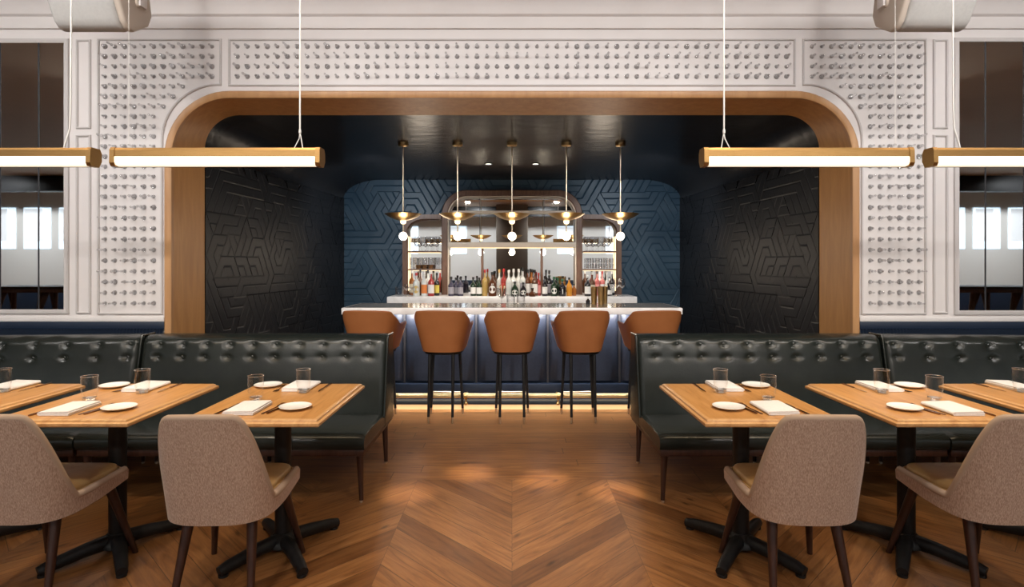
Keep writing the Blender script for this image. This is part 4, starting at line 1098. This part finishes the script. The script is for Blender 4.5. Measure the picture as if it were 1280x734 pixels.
# ------------------------------------------------------------------ speakers
def build_speaker(s, w):
    t = thing('ceiling_speaker', 'pale grey loudspeaker hung from the ceiling, %s half' % w, 'loudspeaker', (s * 2.41, 3.3, CZ), 0, 'ceiling loudspeakers')
    Z = lambda z: z - CZ
    prof = [(-.27, Z(3.27)), (-.02, Z(2.80)), (.015, Z(2.772)), (.06, Z(2.768)), (.20, Z(2.86)), (.23, Z(2.93)), (.16, Z(3.30))]
    def fx(v): return lambda p: Vector((-s * v, p[0], p[1]))          # v grows towards the aisle
    bm = bmesh.new(); add_prism(bm, prof, fx(-.21), fx(.165), .022, 3); obj('grille', bm, M['speaker'], t)
    pr2 = [((p[0] + .0) * 1.0, p[1]) for p in prof]
    bm = bmesh.new(); add_prism(bm, pr2, fx(.166), fx(.205), .016, 3); obj('end_case', bm, M['speakerend'], t)['label'] = 'beige end case'
    bm = bmesh.new(); add_tube(bm, [(-s * .204, .09, Z(2.955)), (-s * .222, .09, Z(2.955))], .026, 20); kn = obj('pivot_knob', bm, M['speakerend'], t)
    bm = bmesh.new(); add_tube(bm, [(-s * .22, .09, Z(2.955)), (-s * .232, .09, Z(2.955))], .012, 12); obj('screw', bm, M['rodm'], kn)
    bm = bmesh.new()
    for e in (-.235, .235): add_box(bm, (-s * e - .006, .06, Z(2.93)), (-s * e + .006, .12, -.005), .002)
    add_box(bm, (-.241, .06, -.012), (.241, .12, 0), .002); obj('bracket', bm, M['white'], t)
for s, w in ((-1, 'left'), (1, 'right')): build_speaker(s, w)

# high tables across the room, seen in the wall mirrors
def build_high_table(label, loc):
    t = thing('trestle_table', label, 'table', loc, 0, 'trestle tables across the room')
    bm = bmesh.new(); add_box(bm, (-.9, -.38, 1.0), (.9, .38, 1.04), .006); obj('table_top', bm, M['darkwood'], t)
    for x in (-.72, 0, .72):
        for sy in (-1, 1):
            bm = bmesh.new(); add_tube(bm, [(x, sy * .10, 1.0), (x + .06, sy * .30, 0)], [.04, .03], 8); obj('leg', bm, M['walnut'], t)
            bm = bmesh.new(); add_tube(bm, [(x + .1, sy * .08, 1.0), (x - .1, sy * .30, 0)], [.04, .03], 8); obj('leg', bm, M['walnut'], t)
        bm = bmesh.new(); add_tube(bm, [(x, -.22, .4), (x, .22, .4)], .02, 8); obj('stretcher', bm, M['walnut'], t)
    bm = bmesh.new(); add_box(bm, (-.9, -.36, .94), (.9, .36, 1.0), .006); obj('apron', bm, M['walnut'], t)
    return t
hts = None
for s, w in ((-1, 'left'), (1, 'right')):
    for k, (x, y) in enumerate(((8.0, -1.2), (10.6, -1.2))):
        lab = 'dark wooden trestle table reflected in the %s wall mirror, %s of two' % (w, ('inner', 'outer')[k])
        if hts is None: hts = build_high_table(lab, (s * x, y, 0))
        else: dup(hts, (s * x, y, 0), 0, lab)

# ------------------------------------------------------------------ lights
def area(name, loc, sx, sy, e, col, rot=(0, 0, 0), spread=PI):
    l = bpy.data.lights.new(name, 'AREA'); l.shape = 'RECTANGLE'; l.size, l.size_y = sx, sy; l.energy = e; l.color = col; l.spread = spread
    o = bpy.data.objects.new(name, l); COL.objects.link(o); o.location = loc; o.rotation_euler = rot; return o
def spot(name, loc, tgt, e, col, ang=1.2, blend=.8, rad=.08):
    l = bpy.data.lights.new(name, 'SPOT'); l.energy = e; l.color = col; l.spot_size = ang; l.spot_blend = blend; l.shadow_soft_size = rad
    o = bpy.data.objects.new(name, l); COL.objects.link(o); o.location = loc
    o.rotation_euler = (Vector(tgt) - Vector(loc)).to_track_quat('-Z', 'Y').to_euler(); return o
WARM, NEUT, COOL = (1, .78, .55), (1, .92, .85), (.82, .91, 1)
# added ceiling fill behind the camera, in place of daylight from the windows
for X in (-3.6, -1.4, 1.4, 3.6): spot('room_fill', (X, -2.2, CZ - .02), (X * 1.1, 3.6, .9), 290, (1, .93, .86), 1.5, 1, .12)
# wall washers on the main ceiling
for X in (-4.6, -3.3, -2.0, -.7, .7, 2.0, 3.3, 4.6): spot('wall_washer', (X, 1.6, CZ - .02), (X, WY, 1.75), 150, (1, .965, .93), 1.9, 1, .15)
# downlights over tables and aisle
for X in (-2.6, -1.3, 1.3, 2.6): spot('table_downlight', (X, 2.3, CZ - .02), (X, 2.9, 0), 60, WARM, 1.1, .9, .06)
for X, Y in ((-.28, 3.9), (.21, 3.78), (-.64, 3.55), (.64, 3.57)): spot('aisle_downlight', (X, Y, CZ - .03), (X, Y, 0), 420, (1, .80, .58), .125, 1, .02)
for X in (-1.6, 1.6): spot('bar_fill', (X, 2.6, CZ - .02), (X * .6, 5.2, .95), 120, (1, .93, .87), .8, 1, .06)  # extra spots added to brighten the bar front and marble edge
for X in (-12, -8, -4, -1.2, 1.2, 4, 8, 12): spot('rear_fill', (X, RY + 2.2, CZ - .02), (X, RY, 1.5), 420, (.95, .97, 1), 2.0, 1, .15)  # added fill so the rear wall reads white in the mirrors
for s in (-1, 1): spot('floor_downlight', (s * .9, 1.2, CZ - .02), (s * .3, 2.4, 0), 110, WARM, .8, 1, .08)
# bar lights
area('counter_glow', (0, 5.62, .944), 2.85, .02, 22, (1, .93, .90), (.35, 0, 0))
area('kick_glow', (0, 5.56, .10), 2.9, .02, 1.5, (1, .70, .38), (.5, 0, 0))
for s in (-1, 1): spot('alcove_downlight', (s * .28, 6.85, alc_top(6.85) - .02), (s * .3, 7.2, 1), 25, NEUT, 1.5, .8, .04)
for X in (-1.9, 1.9): spot('alcove_wash', (X * .8, 6.1, 2.45), (X, BY, 1.7), 48, (.80, .90, 1), 1.9, 1, .1)
for X in pxs:
    l = bpy.data.lights.new('globe_light', 'POINT'); l.energy = 5; l.color = (1, .84, .64); l.shadow_soft_size = .05
    o = bpy.data.objects.new('globe_light', l); COL.objects.link(o); o.location = (X, 5.78, 1.62)
for s in (-1, 1):
    area('unit_glow', (s * 1.2, 7.70, 1.50), .3, .6, 2.5, (1, .84, .66), (PI / 2, 0, PI))
    area('bottle_glow', (s * .5, 7.55, 1.66), .8, .1, 3, (1, .86, .70), (0, 0, 0))
    for c, wd in ((1.47, 1.0), (2.55, .9)): area('bar_lamp_glow', (s * c, 2.80, pz(208, 2.84) - .012), wd, .05, 5, (1, .76, .46), (0, 0, 0))

for src in (wine, coupe, rocks, amb, NAP, PLA, GLA, KNI, FOR):
    for c in list(src.children): bpy.data.objects.remove(c)
    bpy.data.objects.remove(src)
w = bpy.data.worlds.new('world'); sc.world = w; w.use_nodes = True
w.node_tree.nodes['Background'].inputs[0].default_value = (.8, .85, 1, 1); w.node_tree.nodes['Background'].inputs[1].default_value = .3

# ------------------------------------------------------------------ camera
cd = bpy.data.cameras.new('camera'); cam = bpy.data.objects.new('camera', cd); COL.objects.link(cam)
cam.location = (0, 0, CH); cam.rotation_euler = (PI / 2, 0, 0)
cd.sensor_fit = 'HORIZONTAL'; cd.sensor_width = 36; cd.lens = F / 1280 * 36; cd.shift_y = -(367 - 330) / 1280
cd.clip_start = .05; sc.camera = cam

sc.view_settings.view_transform = 'Standard'
sc.view_settings.look = 'None'
sc.view_settings.exposure = 0.22
cy = sc.cycles
cy.use_denoising = True; cy.max_bounces = 10; cy.glossy_bounces = 6; cy.transmission_bounces = 8; cy.transparent_max_bounces = 8
cy.caustics_reflective = False; cy.caustics_refractive = False; cy.sample_clamp_indirect = 4; cy.sample_clamp_direct = 0
